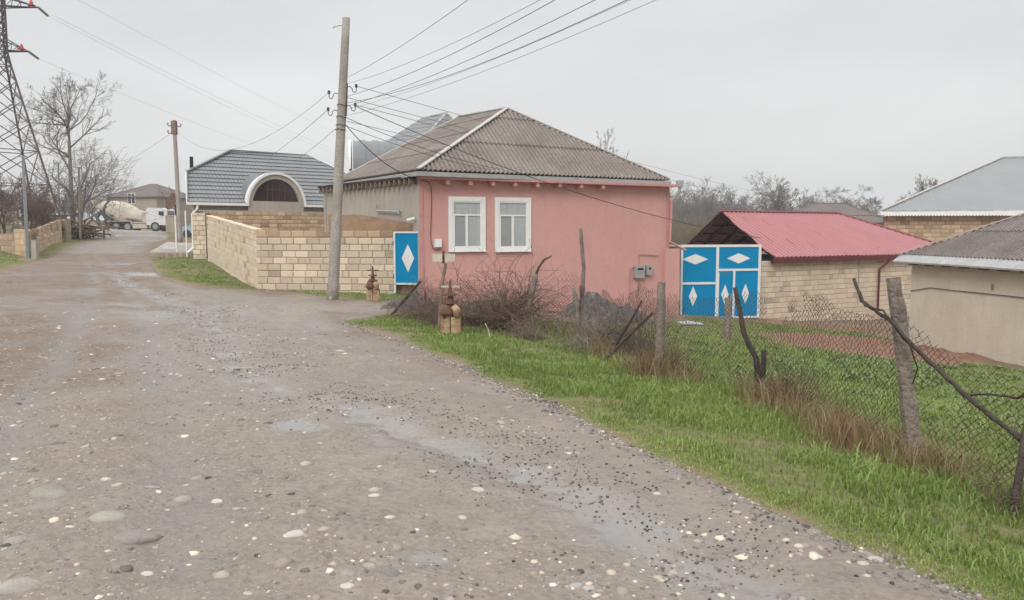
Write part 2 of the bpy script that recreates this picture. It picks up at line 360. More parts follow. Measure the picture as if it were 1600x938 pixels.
def ruts(x, y):
    m = np.zeros(x.shape)
    for l in RUTS: m = np.maximum(m, np.exp(-(ldist(l, x, y)/.21)**2)*np.clip((fbm(x*.8, y*.8, 3, 61)-.3)*4, 0, 1))
    return m
def road_z(x, y, sd):
    r = np.hypot(x, y); f = np.clip(1.4-r/60, .2, 1)
    z = (fbm(x*.8, y*.8, 3, 21)-.5)*.13 + (fbm(x*3.1, y*3.1, 4, 5)-.5)*.055 + (fbm(x*13, y*13, 3, 31)-.5)*.02*(r < 16)
    tr = np.exp(-(ldist(TRICK, x, y)/.28)**2)*.035
    return (z - tr - ruts(x, y)*.035)*f*np.clip(sd*2, 0, 1)

def polar(a0, a1, na, r0, r1, nr):
    a = np.linspace(R(a0), R(a1), na); r = np.geomspace(r0, r1, nr)
    A, Rr = np.meshgrid(a, r); X = (np.sin(A)*Rr).ravel(); Y = (np.cos(A)*Rr).ravel()
    i = np.arange(nr-1)[:, None]*na+np.arange(na-1)[None, :]
    return X, Y, np.stack([i, i+na, i+na+1, i+1], 2).reshape(-1, 4)[:, ::-1]
def grid_mesh(name, X, Y, Z, Q, attrs, m, keep=None):
    if keep is not None: Q = Q[keep[Q].any(1)]
    used = np.unique(Q); mp_ = np.full(len(X), -1); mp_[used] = np.arange(len(used)); Q = mp_[Q]
    me = D.meshes.new(name); me.vertices.add(len(used)); me.vertices.foreach_set('co', np.stack([X[used], Y[used], Z[used]], 1).ravel())
    me.loops.add(Q.size); me.loops.foreach_set('vertex_index', Q.ravel().astype(np.int32))
    me.polygons.add(len(Q)); me.polygons.foreach_set('loop_start', np.arange(0, Q.size, 4, dtype=np.int32)); me.polygons.foreach_set('loop_total', np.full(len(Q), 4, np.int32))
    me.polygons.foreach_set('use_smooth', np.ones(len(Q), bool))
    for k, v in attrs.items():
        a = me.attributes.new(k, 'FLOAT', 'POINT'); a.data.foreach_set('value', v[used].astype(np.float32))
    me.update(); me.validate()
    return link_mesh(name, me, m)

def ground_mat():
    m = D.materials.new('ground_soil_and_turf'); m.use_nodes = True; nt = m.node_tree; N = nt.nodes.new; L = nt.links.new
    b = nt.nodes['Principled BSDF']; b.inputs['Roughness'].default_value = .95; b.inputs['Specular IOR Level'].default_value = .15
    ge = N('ShaderNodeNewGeometry')
    def noise(s, d=6):
        n = N('ShaderNodeTexNoise'); n.inputs['Scale'].default_value = s; n.inputs['Detail'].default_value = d; L(ge.outputs['Position'], n.inputs['Vector'])
        r = N('ShaderNodeMapRange'); r.inputs[1].default_value = .33; r.inputs[2].default_value = .67; L(n.outputs[0], r.inputs[0]); return r.outputs[0], n.outputs[0]
    def mixc(f, a, c):
        x = N('ShaderNodeMix'); x.data_type = 'RGBA'; L(f, x.inputs[0])
        for i, v in ((6, a), (7, c)):
            if isinstance(v, tuple): x.inputs[i].default_value = (*v, 1)
            else: L(v, x.inputs[i])
        return x.outputs[2]
    def attr(n): a = N('ShaderNodeAttribute'); a.attribute_name = n; return a.outputs['Fac']
    n1, _ = noise(1.1); n2, raw = noise(9); n3, _ = noise(.25)
    earth = mixc(n1, (.26,.19,.135), (.17,.125,.09)); earth = mixc(n2, earth, (.21,.165,.12))
    gr = mixc(n1, (.15,.19,.055), (.18,.19,.075)); gr = mixc(n2, gr, (.13,.12,.06))
    soil = mixc(n2, (.27,.15,.105), (.16,.09,.062))
    c = mixc(attr('grass'), earth, gr); c = mixc(attr('soil'), c, soil)
    far = mixc(n3, (.13,.12,.055), (.18,.14,.085)); c = mixc(attr('far'), c, far)
    L(c, b.inputs['Base Color'])
    bp = N('ShaderNodeBump'); bp.inputs['Strength'].default_value = .8; bp.inputs['Distance'].default_value = .05; L(raw, bp.inputs['Height']); L(bp.outputs[0], b.inputs['Normal'])
    return m
def road_mat():
    m = D.materials.new('wet_gravel_road'); m.use_nodes = True; nt = m.node_tree; N = nt.nodes.new; L = nt.links.new
    b = nt.nodes['Principled BSDF']
    ge = N('ShaderNodeNewGeometry')
    def noise(s, d=6, lo=.33, hi=.67):
        n = N('ShaderNodeTexNoise'); n.inputs['Scale'].default_value = s; n.inputs['Detail'].default_value = d; L(ge.outputs['Position'], n.inputs['Vector'])
        r = N('ShaderNodeMapRange'); r.inputs[1].default_value = lo; r.inputs[2].default_value = hi; L(n.outputs[0], r.inputs[0]); return r.outputs[0], n.outputs[0]
    def mixc(f, a, c):
        x = N('ShaderNodeMix'); x.data_type = 'RGBA'
        if isinstance(f, float): x.inputs[0].default_value = f
        else: L(f, x.inputs[0])
        for i, v in ((6, a), (7, c)):
            if isinstance(v, tuple): x.inputs[i].default_value = (*v, 1)
            else: L(v, x.inputs[i])
        return x.outputs[2]
    def math_(op, a, c):
        x = N('ShaderNodeMath'); x.operation = op
        for i, v in ((0, a), (1, c)):
            if isinstance(v, (int, float)): x.inputs[i].default_value = v
            else: L(v, x.inputs[i])
        return x.outputs[0]
    def attr(n): a = N('ShaderNodeAttribute'); a.attribute_name = n; return a.outputs['Fac']
    n1, _ = noise(.7); n2, r2 = noise(5); n3, r3 = noise(28, 4); n4, _ = noise(.9, 6, .46, .66)
    nb, _ = noise(.28, 4); c = mixc(n1, (.262,.217,.178), (.175,.14,.11)); c = mixc(math_('MULTIPLY', nb, .5), c, (.23,.185,.148)); c = mixc(math_('MULTIPLY', n2, .8), c, (.158,.125,.10)); c = mixc(math_('MULTIPLY', n3, .45), c, (.31,.28,.25))
    c = mixc(attr('earth'), c, mixc(n2, (.20,.135,.09), (.13,.088,.06)))
    hs = None
    for scale, thr, dens, off in ((11, .26, .88, 0), (26, .28, .80, 5), (55, .30, .70, 9)):   # embedded stones
        mp = N('ShaderNodeMapping'); mp.inputs['Location'].default_value = (off, off, 0); L(ge.outputs['Position'], mp.inputs[0])
        dn = N('ShaderNodeTexNoise'); dn.inputs['Scale'].default_value = scale*.8; L(mp.outputs[0], dn.inputs['Vector'])
        ad = N('ShaderNodeMix'); ad.data_type = 'VECTOR'; ad.inputs[0].default_value = .12/ (scale/11); L(mp.outputs[0], ad.inputs[4]); L(dn.outputs['Color'], ad.inputs[5])
        v = N('ShaderNodeTexVoronoi'); v.inputs['Scale'].default_value = scale; v.voronoi_dimensions = '2D'; L(ad.outputs[1], v.inputs['Vector'])
        wn = N('ShaderNodeSeparateColor'); L(v.outputs['Color'], wn.inputs[0])
        on = math_('GREATER_THAN', wn.outputs[0], math_('ADD', math_('MULTIPLY', math_('SUBTRACT', 1.0, attr('stony')), .3), dens))
        rad = math_('MULTIPLY', wn.outputs[2], thr); rad = math_('ADD', rad, .12)
        inn = N('ShaderNodeMapRange'); L(math_('SUBTRACT', rad, v.outputs['Distance']), inn.inputs[0]); inn.inputs[1].default_value = 0; inn.inputs[2].default_value = .06
        mask = math_('MULTIPLY', inn.outputs[0], on)
        rp = N('ShaderNodeValToRGB'); L(wn.outputs[1], rp.inputs[0]); e = rp.color_ramp.elements
        e[0].position = 0; e[0].color = (.10,.09,.085,1); e[1].position = 1; e[1].color = (.56,.50,.40,1)
        for p_, q_ in ((.3, (.2,.18,.17,1)), (.5, (.28,.24,.21,1)), (.75, (.42,.37,.31,1))):
            k = rp.color_ramp.elements.new(p_); k.color = q_
        c = mixc(math_('MULTIPLY', mask, .85), c, rp.outputs[0])
        h_ = math_('MULTIPLY', mask, 6.0/scale); hs = h_ if hs is None else math_('ADD', hs, h_)
    wet = attr('wet'); wetn = math_('MULTIPLY', wet, 1.0)
    damp = math_('MAXIMUM', wetn, math_('MULTIPLY', n4, .35))
    c = mixc(math_('MULTIPLY', n4, .25), c, (.15,.13,.115)); c = mixc(math_('MULTIPLY', attr('rut'), .55), c, (.20,.172,.152)); c = mixc(math_('MULTIPLY', wetn, math_('ADD', .25, math_('MULTIPLY', n2, .55))), c, (.235,.225,.215)); L(c, b.inputs['Base Color'])
    ro = N('ShaderNodeMapRange'); L(math_('MAXIMUM', damp, math_('MULTIPLY', attr('rut'), .55)), ro.inputs[0]); ro.inputs[3].default_value = .6; ro.inputs[4].default_value = .08; L(ro.outputs[0], b.inputs['Roughness'])
    b.inputs['Specular IOR Level'].default_value = .5
    hh = math_('ADD', math_('ADD', math_('MULTIPLY', r3, .5), math_('MULTIPLY', r2, 1.2)), hs)
    bp = N('ShaderNodeBump'); bp.inputs['Distance'].default_value = .034; L(hh, bp.inputs['Height'])
    L(math_('SUBTRACT', 1.0, math_('MULTIPLY', wetn, .9)), bp.inputs['Strength']); L(bp.outputs[0], b.inputs['Normal'])
    return m
M['ground'] = ground_mat(); M['road'] = road_mat()

def build_ground():
    for k, (a0, a1, na, r0, nr) in enumerate(((-52, 58, 800, .6, 640), (58, 308, 90, .6, 140))):
        X, Y, Q = polar(a0, a1, na, r0, 750, nr)
        gs = grass_sd(X, Y); rs = sdist(ROAD, X, Y)
        Z = gz(X, Y) + (fbm(X*.9, Y*.9, 4, 8)-.5)*.12*np.clip(1-rs*3, 0, 1)*np.clip(np.hypot(X, Y)/10, .3, 1) - np.clip(rs*.4, 0, .12)
        sm = soil_m(X, Y); Z = Z + sm*.10 + sm*(fbm(X*5, Y*5, 3, 4)-.5)*.12
        Z = Z + np.clip(gs*2, 0, 1)*(fbm(X*2.5, Y*2.5, 3, 14)-.4)*.07
        far = np.clip((np.hypot(X, Y)-45)/30, 0, 1)*np.clip(-gs, 0, 1)
        o = grid_mesh('ground' if k == 0 else 'ground_behind', X, Y, Z, Q, {'grass': np.clip(gs*4+.3, 0, 1)*(1-.25*(fbm(X*2, Y*2, 3, 6) > .6)), 'soil': sm, 'far': far}, M['ground'])
        tag(o, kind='structure')
        if k == 0:
            sd = rs + edge_n(X, Y)*.35
            Zr = gz(X, Y) + road_z(X, Y, sd) + np.clip(sd*.35, -.16, .025)
            wet = np.clip(1.25-ldist(TRICK, X, Y)/(.10+.42*fbm(X*1.7, Y*1.7, 2, 41)), 0, 1)*np.clip((fbm(X*2.1, Y*5, 3, 2)-.28)*5, 0, 1)
            for (c, a, b) in PUDS: wet = np.maximum(wet, np.clip((1-np.hypot((X-c[0])/a, (Y-c[1])/b)+(fbm(X*4, Y*4, 3, 66)-.5)*1.2)*6, 0, 1))
            wet = np.maximum(wet, np.clip((fbm(X*.35+3, Y*.35, 4, 51)-.53)*9, 0, 1)*.7*np.clip((np.hypot(X, Y)-9)/8, 0, 1))
            stony = np.clip(.9-(X+2.5)*.35+ (fbm(X, Y, 2, 77)-.5), .15, 1)*np.clip(1.3-np.hypot(X, Y)/30, .2, 1)
            earth = np.clip(1.1-sd*1.1+(fbm(X, Y, 3, 19)-.5)*1.5, 0, 1)*np.clip((Y-6)/6, .15, 1)
            earth = np.maximum(earth, np.clip((-X-6.2-(Y-14)*.40+(fbm(X*.9, Y*.9, 3, 29)-.5)*3)*.8, 0, 1)*np.clip((Y-4)/4, 0, 1)*(Y < 40))
            o = grid_mesh('road', X, Y, Zr, Q, {'wet': wet, 'stony': stony, 'earth': earth, 'rut': ruts(X, Y)}, M['road'], keep=sd > -.35)
            tag(o, kind='structure')
build_ground()

# ------------------------------------------------------------ masonry and roofs
def blocks(mb, core, fr, u0, u1, zb, zt, th=.2, Lb=.40, H=.20, gap=.012, off=0.0, jit=.006, drop=0.0, lo=.78, hi=1.1, slope=None):
    """courses of separate blocks; zb/zt may be functions of u; slope(u) shears the courses"""
    sl_ = slope or (lambda u: 0.0)
    zbf = zb if callable(zb) else (lambda u: zb); ztf = zt if callable(zt) else (lambda u: zt)
    zmin = min(zbf(u0)-sl_(u0), zbf(u1)-sl_(u1)); zmax = max(ztf(u0)-sl_(u0), ztf(u1)-sl_(u1))
    k = 0; z = zmin
    while z < zmax-.04:
        u = u0 - (Lb*.5 if k % 2 else 0) - rnd.random()*Lb*.15; 
        while u < u1-.02:
            l = Lb*rnd.uniform(.92, 1.06) if rnd.random() > .06 else Lb*.5
            a, b = max(u, u0), min(u+l, u1); m_ = (a+b)/2
            top = ztf(m_)-sl_(m_)
            if b-a > .05 and z+H*.6 < top+.02 and rnd.random() >= drop and z+H > zbf(m_)-sl_(m_):
                t = rnd.uniform(lo, hi); t *= .72 if rnd.random() < .09 else 1
                z1 = min(z+H, top) if top-z < H*1.3 else z+H
                q = gap/2; j = rnd.uniform(-jit, jit)
                A, B, Z0, Z1 = a+q, b-q, z+q, z1-q
                rings = []
                for w_, ins in ((j, .012), (j-.012, 0), (-th+.012, 0), (-th, .012)):
                    rings.append([fr.pt(x, w_, y+sl_(x)) for x, y in ((A+ins, Z0+ins), (B-ins, Z0+ins), (B-ins, Z1-ins), (A+ins, Z1-ins))])
                vs = sum(rings, []); fs = [(0,1,2,3), (15,14,13,12)]
                for r_ in range(3):
                    for c in range(4): c2 = (c+1) % 4; fs.append((r_*4+c2, r_*4+c, (r_+1)*4+c, (r_+1)*4+c2))
                mb.add(vs, fs, t)
            u += l
        z += H; k += 1
    if core is not None:
        n = max(2, int((u1-u0)/.8)); us = [u0+.01+(u1-u0-.02)*i/n for i in range(n+1)]
        for a, b in zip(us[:-1], us[1:]):
            q = [fr.pt(x, w_, zf) for (x, w_, zf) in ((a,-th+.018,zbf(a)-.3),(b,-th+.018,zbf(b)-.3),(b,-.018,zbf(b)-.3),(a,-.018,zbf(a)-.3),
                 (a,-th+.018,ztf(a)-.03),(b,-th+.018,ztf(b)-.03),(b,-.018,ztf(b)-.03),(a,-.018,ztf(a)-.03))]
            core.hexa(q)
def corr(mb, poly, ua, ub, prof, row=None, step=.02, du=.05, valley_shade=0.0):
    """profiled sheet filling a planar convex polygon; u runs along ua->ub, rows go up the slope"""
    pl = [Vector(q) for q in poly]; o = Vector(ua); u = (Vector(ub)-o).normalized()
    n = Vector((0, 0, 0))
    for i in range(len(pl)): n += (pl[i]-o).cross(pl[(i+1) % len(pl)]-o)
    n.normalize()
    if n.z < 0: n = -n
    v = n.cross(u).normalized()
    q = [((p-o).dot(u), (p-o).dot(v)) for p in pl]
    u0, u1 = min(a for a, _ in q), max(a for a, _ in q); vmin = min(b for _, b in q); vmax = max(b for _, b in q)
    def vr(x):
        hs = []
        for i in range(len(q)):
            (a, c), (b, d) = q[i], q[(i+1) % len(q)]
            if abs(a-b) < 1e-9: continue
            t = (x-a)/(b-a)
            if -1e-6 <= t <= 1+1e-6: hs.append(c+(d-c)*t)
        return (min(hs), max(hs)) if hs else (0, 0)
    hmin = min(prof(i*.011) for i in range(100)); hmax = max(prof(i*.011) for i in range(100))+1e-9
    nu = int((u1-u0)/du)+1; xs = [min(max(u0+(u1-u0)*i/nu, u0+1e-5), u1-1e-5) for i in range(nu+1)]
    rng = [vr(x) for x in xs]
    rows = [(vmin+i*row, vmin+(i+1)*row) for i in range(int((vmax-vmin)/row)+1)] if row else [(vmin, vmax)]
    for (r0, r1) in rows:
        prev = None; t = rnd.uniform(.93, 1.07)
        for i, x in enumerate(xs):
            a, b = max(rng[i][0], r0), min(rng[i][1], r1+(.02 if row else 0))
            if b-a < 1e-4: prev = None; continue
            h = prof(x); fa = 1-(a-r0)/(r1-r0); fb = 1-(b-r0)/(r1-r0)
            base = len(mb.v)
            mb.v += [tuple(o+u*x+v*(a-.004)+n*(h+step*fa-(.012 if row else 0))), tuple(o+u*x+v*a+n*(h+step*fa)), tuple(o+u*x+v*b+n*(h+step*fb))]
            if prev is not None: mb.f += [(prev, base, base+1, prev+1), (prev+1, base+1, base+2, prev+2)]; tv_ = t*(1+valley_shade*.35-valley_shade*(1-(h-hmin)/(hmax-hmin))); mb.t += [tv_*.5, tv_]  # low grooves tinted darker: groove shading put into the colour, along with valley dirt
            prev = base
def sinp(p, a): return lambda x: a*math.sin(2*math.pi*x/p)
def trap(p, a):
    def f(x):
        t = (x/p) % 1; return a*min(max((abs(t-.5)-.2)*8, 0), 1)
    return f
def tilep(x): return .022*abs(math.sin(math.pi*x/.183))
def bar(mb, a, b, wd, ht, up=Vector((0, 0, 1)), tint=1.0):
    a = Vector(a); b = Vector(b); t = (b-a).normalized(); s = t.cross(up).normalized()*wd/2; u = s.cross(t).normalized()*ht/2
    return mb.hexa([a-s-u, a+s-u, b+s-u, b-s-u, a-s+u, a+s+u, b+s+u, b-s+u], tint)

# ---- pink house
pa = P(658,485,22.8); pb = P(1042,490,27.15)
fp = Fr(pa, pb); fp.o.z = 0
H0 = thing('pink_house', (pa.x, pa.y, g(pa.x, pa.y)), 'pink plastered single-storey house with grey corrugated hip roof beside the blue gates', 'house')
EZ = P(658,276,22.8).z
side_dir = Vector((-.6, .8, 0))
pbl = Vector((pa.x, pa.y, 0)) + side_dir*7
fs_ = Fr(pbl, pa)                                    # side wall: u=0 at the back, N points left/front
m_ = MB(); m_.fb(fp, 0, fp.len, -.25, 0, -2.3, EZ)
for px, py in ((700,307),(829,309)): pass
m_.build('front_wall', M['pink'], H0)
m_ = MB(); m_.fb(fs_, 0, fs_.len-.04, -.25, 0, -1.8, EZ-.02); m_.build('side_wall', M['graywall'], H0)
m_ = MB(); q1 = Vector((pb.x, pb.y, 0)); fr_r = Fr(q1, q1+side_dir*7); m_.fb(fr_r, .05, 7, -.25, 0, -2.3, EZ-.02)
fr_b = Fr(q1+side_dir*7, pbl); m_.fb(fr_b, 0, fr_b.len, -.25, 0, -2.3, EZ-.02); m_.build('rear_wall', M['graywall'], H0)
m_ = MB(); m_.fb(fp, -.03, .09, 0, .03, -1.2, EZ-.25); m_.build('corner_trim', M['pinktrim'], H0)
m_ = MB(); m_.fb(fp, fp.len-.1, fp.len+.03, 0, .03, -1.8, EZ-.25); m_.build('corner_trim', M['pinktrim'], H0)
LF = P(654,266,22.35); RF = P(1047,283,27.05); RF.z = LF.z
A_ = P(792,171,27.0); BLc = P(519,278,28.4); BLc.z = LF.z
B_ = ray_plane(717,184, LF, A_, BLc); BRc = RF+(BLc-LF)
m_ = MB(); sn = sinp(.16, .036)
corr(m_, [LF, RF, A_], LF, RF, sn, row=1.54, step=.03, du=.025, valley_shade=.5); m_.build('front_roof_slope', M['asbestos'], H0, smooth=False)
m_ = MB(); corr(m_, [BLc, LF, A_, B_], BLc, LF, sn, row=1.54, step=.03, du=.03, valley_shade=.35); m_.build('side_roof_slope', M['asbestos'], H0)
m_ = MB(); m_.add([RF, BRc, B_, A_, BLc], [(0,1,2,3), (1,4,2)]); m_.build('rear_roof_slope', M['asbestos'], H0)
m_ = MB(); up_ = Vector((0, 0, .05))
for a, b in ((LF, A_), (A_, B_), (RF, A_), (B_, BLc), (B_, BRc)):
    bar(m_, a+up_, b+up_, .16, .035)
m_.build('ridge_cap', M['ridge'], H0)
m_ = MB(); dz = Vector((0, 0, -.10))
bar(m_, LF+dz, RF+dz, .12, .13); bar(m_, BLc+dz+Vector((.1,0,0)), LF+dz, .12, .13)
m_.build('gutter', M['gutter'], H0)
m_ = MB(); zt_ = EZ+.02
m_.fb(fp, -.1, fp.len+.15, .0, .34, zt_-.10, zt_-.02); m_.build('soffit_board', M['pinktrim'], H0)
for i in range(8):
    px = 694+i*35.5+ (i*i)*-.15
    u, _ = fp.W(px, 281); m_ = MB(); m_.fb(fp, u-.055, u+.055, 0.002, .30, zt_-.24, zt_-.102); m_.build('rafter_end', M['pinktrim'], H0)
m_ = MB(); m_.fb(fs_, 0, fs_.len, .0, .22, EZ-.06, EZ+.02); m_.build('side_soffit', M['darkwood'], H0)
for i in range(22):
    u = .15+i*(fs_.len-.4)/21; m_ = MB(); m_.fb(fs_, u, u+.07, .002, .24, EZ-.22, EZ-.062); m_.build('rafter_end', M['wood'], H0)
def house_window(x0, x1, y0, y1):
    u0, z1 = fp.W(x0, y0); u1, z0 = fp.W(x1, y1)
    bw = .13
    m = MB(); m.fb(fp, u0, u1, .002, .05, z0, z0+bw); m.fb(fp, u0, u1, .002, .05, z1-bw, z1)
    m.fb(fp, u0, u0+bw, .002, .05, z0+bw, z1-bw); m.fb(fp, u1-bw, u1, .002, .05, z0+bw, z1-bw)
    wdw = m.build('window', M['white'], H0)
    a, b, c, d = u0+bw, u1-bw, z0+bw, z1-bw; zt = c+(d-c)*.70; um = (a+b)/2; f = .045
    m = MB()
    for (p, q, r, s) in ((a,b,c,c+f),(a,b,d-f,d),(a,a+f,c+f,d-f),(b-f,b,c+f,d-f),(a+f,b-f,zt-f/2,zt+f/2),(um-f/2,um+f/2,c+f,zt-f/2)): m.fb(fp, p, q, .003, .035, r, s)
    m.fb(fp, a+f, a+f*1.7, .003, .03, c+f, zt-f/2); m.fb(fp, um-f*1.2, um-f/2, .003, .03, c+f, zt-f/2)
    m.build('sash', M['white'], wdw)
    m = MB(); m.fb(fp, a+.01, b-.01, .0025, .006, c+.01, d-.01); m.build('curtain', M['curtain'], wdw)
    m = MB(); m.fb(fp, a+f, um-f/2, .0075, .0095, c+f, zt-f/2); m.build('insect_screen', M['curtaindk'], wdw)
    m = MB(); m.fb(fp, a+f, b-f, .014, .018, c+f, d-f); m.build('pane', M['glass'], wdw)
    m = MB(); m.fb(fp, u0-.02, u1+.02, .05, .09, z0-.0, z0+.03); m.build('sill', M['white'], wdw)
house_window(700,758,307,393.3); house_window(772.8,828.8,308.3,393.3)
# fixtures on the pink wall
u, z = fp.W(683,380); m_ = MB(); m_.fb(fp, u-.10, u+.10, .003, .12, z-.12, z+.12); bx_ = m_.build('meter_box', M['white'], H0)
m_ = MB(); pts = [fp.W(*q) for q in ((658,282),(668,284),(673,292),(674,310),(673,340),(672,370),(675,388),(680,391),(688,390),(690,384))]
m_.tube([fp.pt(a, .03, b) for a, b in pts], .011, 5); m_.build('service_cable', M['rust'], H0)
m_ = MB(); pts = [fp.W(*q) for q in ((983,470),(983,425),(985,418),(995,416)) ]; m_.tube([fp.pt(a, .05, b) for a, b in pts], .018, 6)
pts = [fp.W(*q) for q in ((997,415),(997,397),(1028,399))]; m_.tube([fp.pt(a, .05, b) for a, b in pts], .018, 6)
pts = [fp.W(*q) for q in ((983,500),(983,470))]; m_.tube([fp.pt(a, .05, b) for a, b in pts], .018, 6); m_.build('gas_pipe', M['pinktrim'], H0)
for (a, b, c, d) in ((989,1003,415,434), (1007,1015,414,429)):
    u0, z1 = fp.W(a, c); u1, z0 = fp.W(b, d); m_ = MB(); m_.fb(fp, u0, u1, .003, .16, z0, z1); m_.fb(fp, u0+.05, u1-.05, .16, .168, z0+.18, z1-.05)
    bb = m_.build('meter_cabinet', M['gutter'], H0)
    m_ = MB(); m_.fb(fp, u0+.07, u1-.07, .169, .173, z1-.16, z1-.08); m_.build('meter_display', M['darkglass'], bb)
# downpipe with hopper at the right corner
m_ = MB(); hp = fp.pt(fp.len+.22, .30, EZ-.02)
m_.hexa([hp+Vector(q) for q in ((-.1,-.1,-.06),(.1,-.1,-.06),(.1,.1,-.06),(-.1,.1,-.06),(-.12,-.12,.16),(.12,-.12,.16),(.12,.12,.16),(-.12,.12,.16))]); 
m_.tube([hp+Vector((0,0,-.05)), hp+Vector((0,0,-.2)), fp.pt(fp.len+.02, .12, EZ-.55)], .06, 10); m_.build('hopper', M['gutter'], H0)
m_ = MB(); e1 = fp.W(1039,378)[1]; e2 = fp.pt(fp.len+.62, .2, e1-.30)
m_.tube([fp.pt(fp.len+.02, .12, EZ-.5), fp.pt(fp.len-.02, .12, e1), e2], .045, 10); m_.build('downpipe', M['pinktrim'], H0)
# side wall fixtures
ua, za = fs_.W(592,320); ub, zb_ = fs_.W(627,331); m_ = MB()
m_.tube([fs_.pt(ua, .1, za), fs_.pt(ua, .1, zb_+.06), fs_.pt(ub, .1, zb_)], .028, 6); m_.tube([fs_.pt(ub, .1, zb_-.07), fs_.pt(ub, .1, zb_+.07)], .03, 6)
m_.tube([fs_.pt(ua, -.01, zb_+.06), fs_.pt(ua, .1, zb_+.06)], .02, 6); m_.tube([fs_.pt(ub, -.01, zb_), fs_.pt(ub, .1, zb_)], .02, 6); m_.build('bent_pipe', M['ridge'], H0)
cc = fs_.pt(fs_.len-.25, .12, fs_.W(655,343)[1]); m_ = MB(); m_.tube([cc+Vector((.06,.02,.03)), cc+Vector((-.16,-.02,-.03))], .045, 10); m_.tube([cc, cc+Vector((.1,.1,-.02))], .02, 6); m_.build('security_camera', M['white'], H0)

# low pink return wall and gate pier right of the house
r0 = fp.pt(fp.len-.22, .01, 0); fr2 = Fr(r0, r0+fp.U*.95+fp.N*.05)
zt2 = P(1036,387,27).z
m_ = MB(); m_.fb(fr2, 0, .62, -.2, .12, -2.4, zt2-.05); pw = m_.build('garden_wall', M['pink'], None, at=fr2.pt(.3, 0, -1.3))
tag(pw, 'short pink wall stub between the pink house and the stone gate pier', 'wall')
GA = P(1062,500,27.9); GB = P(1186,500,28.4); fg = Fr(GA, GB)
m_ = MB(); cr = MB(); pr = Fr(fg.pt(-.42, .0, 0), fg.pt(-.03, .0, 0))
zpt = P(1055,384,27).z
t_ = thing('gate_pier', pr.pt(.2, 0, -1.6), 'narrow pale stone-block pier between the pink wall and the large blue gate', 'pier')
blocks(m_, cr, pr, 0, pr.len, -2.1, zpt-.05, th=.3, Lb=.3, H=.2, gap=.02); m_.build('blocks', M['blockpale'], t_); cr.build('mortar', M['mortar'], t_)
m_ = MB(); m_.fb(pr, -.03, pr.len+.0, -.33, .03, zpt-.045, zpt); m_.build('cap', M['whitepaint'], t_)

# ---- blue gates
def diamond(mb, fr, uc, zc, hu, hz, w0, w1):
    f = [fr.pt(uc-hu, w1, zc), fr.pt(uc, w1, zc-hz), fr.pt(uc+hu, w1, zc), fr.pt(uc, w1, zc+hz)]
    mb.prism(f, -fr.N*(w1-w0))
def gatepart(fr, root, panels, bars, dias, postz):
    for (a, b, c, d) in panels: m = MB(); m.fb(fr, a, b, -.02, .0, c, d); m.build('panel', M['blue'], root)
    m = MB()
    for (a, b, c, d) in bars: m.fb(fr, a, b, -.045, .03, c, d)
    m.build('frame', M['whitepaint'], root)
    for (uc, zc, hu, hz) in dias: m = MB(); diamond(m, fr, uc, zc, hu, hz, .002, .012); m.build('diamond', M['whitepaint'], root)
w_ = fg.len; zg = P(1124,383,27.5).z; zb0 = P(1124,500,27.5).z; hg = zg-zb0
t_ = thing('vehicle_gate', fg.pt(w_/2, 0, zb0), 'large blue sheet-metal double gate with white frame and white diamonds under the red-roofed shed', 'gate')
def zz(py): return zg-(py-383)/(117)*hg
def uu(px): return (px-1062)/124*w_
bars = [(0,w_,zz(387),zz(383)), (0,w_,zz(501),zz(498)), (0,.07,zz(498),zz(387)), (w_-.10,w_,zz(498),zz(387)),
        (uu(1116),uu(1120),zz(498),zz(387)), (.07,uu(1116),zz(446),zz(442.5)), (uu(1120),w_-.10,zz(425),zz(421.5)),
        (uu(1143),uu(1146),zz(498),zz(425)), (uu(1120),uu(1121.2),zz(498),zz(427))]
gatepart(fg, t_, [(.07,uu(1116),zz(442.5),zz(387)),(.07,uu(1116),zz(498),zz(446)),(uu(1120),w_-.1,zz(421.5),zz(387)),(uu(1121.2),uu(1143),zz(498),zz(427)),(uu(1146),w_-.1,zz(498),zz(425))],
         bars, [(uu(1084),zz(406),uu(1104)-uu(1084),.19),(uu(1151),zz(405),.46,.19),(uu(1081.5),zz(465),.16,.37),(uu(1131),zz(463),.15,.37),(uu(1163),zz(462),.15,.37)], 0)
m_ = MB(); m_.fb(fg, uu(1139), uu(1141.5), .0, .06, zz(470), zz(462)); m_.build('handle', M['steel'], t_)

# small gate by the pale wall (in line with it)
wa = P(402,452,23.4); 
fw = Fr(wa, (pa.x-.02, pa.y+.12)) 
SA = fw.pt(fw.W(615,400)[0], 0, 0); SB = fw.pt(fw.W(660,400)[0], 0, 0); fsg = Fr(SA, SB); ws = fsg.len
zs1 = fsg.W(637,362)[1]; zs0 = fsg.W(637,445)[1]
t_ = thing('garden_gate', fsg.pt(ws/2, 0, g(SA.x, SA.y)), 'narrow blue metal gate leaf with one tall white diamond beside the pink house', 'gate')
gatepart(fsg, t_, [(.06,ws-.05,zs0+.05,zs1-.05)], [(0,ws,zs1-.05,zs1),(0,ws,zs0,zs0+.05),(0,.06,zs0-.35,zs1-.05),(ws-.05,ws,zs0-.35,zs1-.05)],
         [(ws*.5,(zs0+zs1)/2,.19,.42)], 0)
for q0 in (zs1-.4, zs0+.2): m_ = MB(); m_.fb(fsg, -.015, .01, -.04, .05, q0, q0+.12); m_.build('hinge', M['blue'], t_)

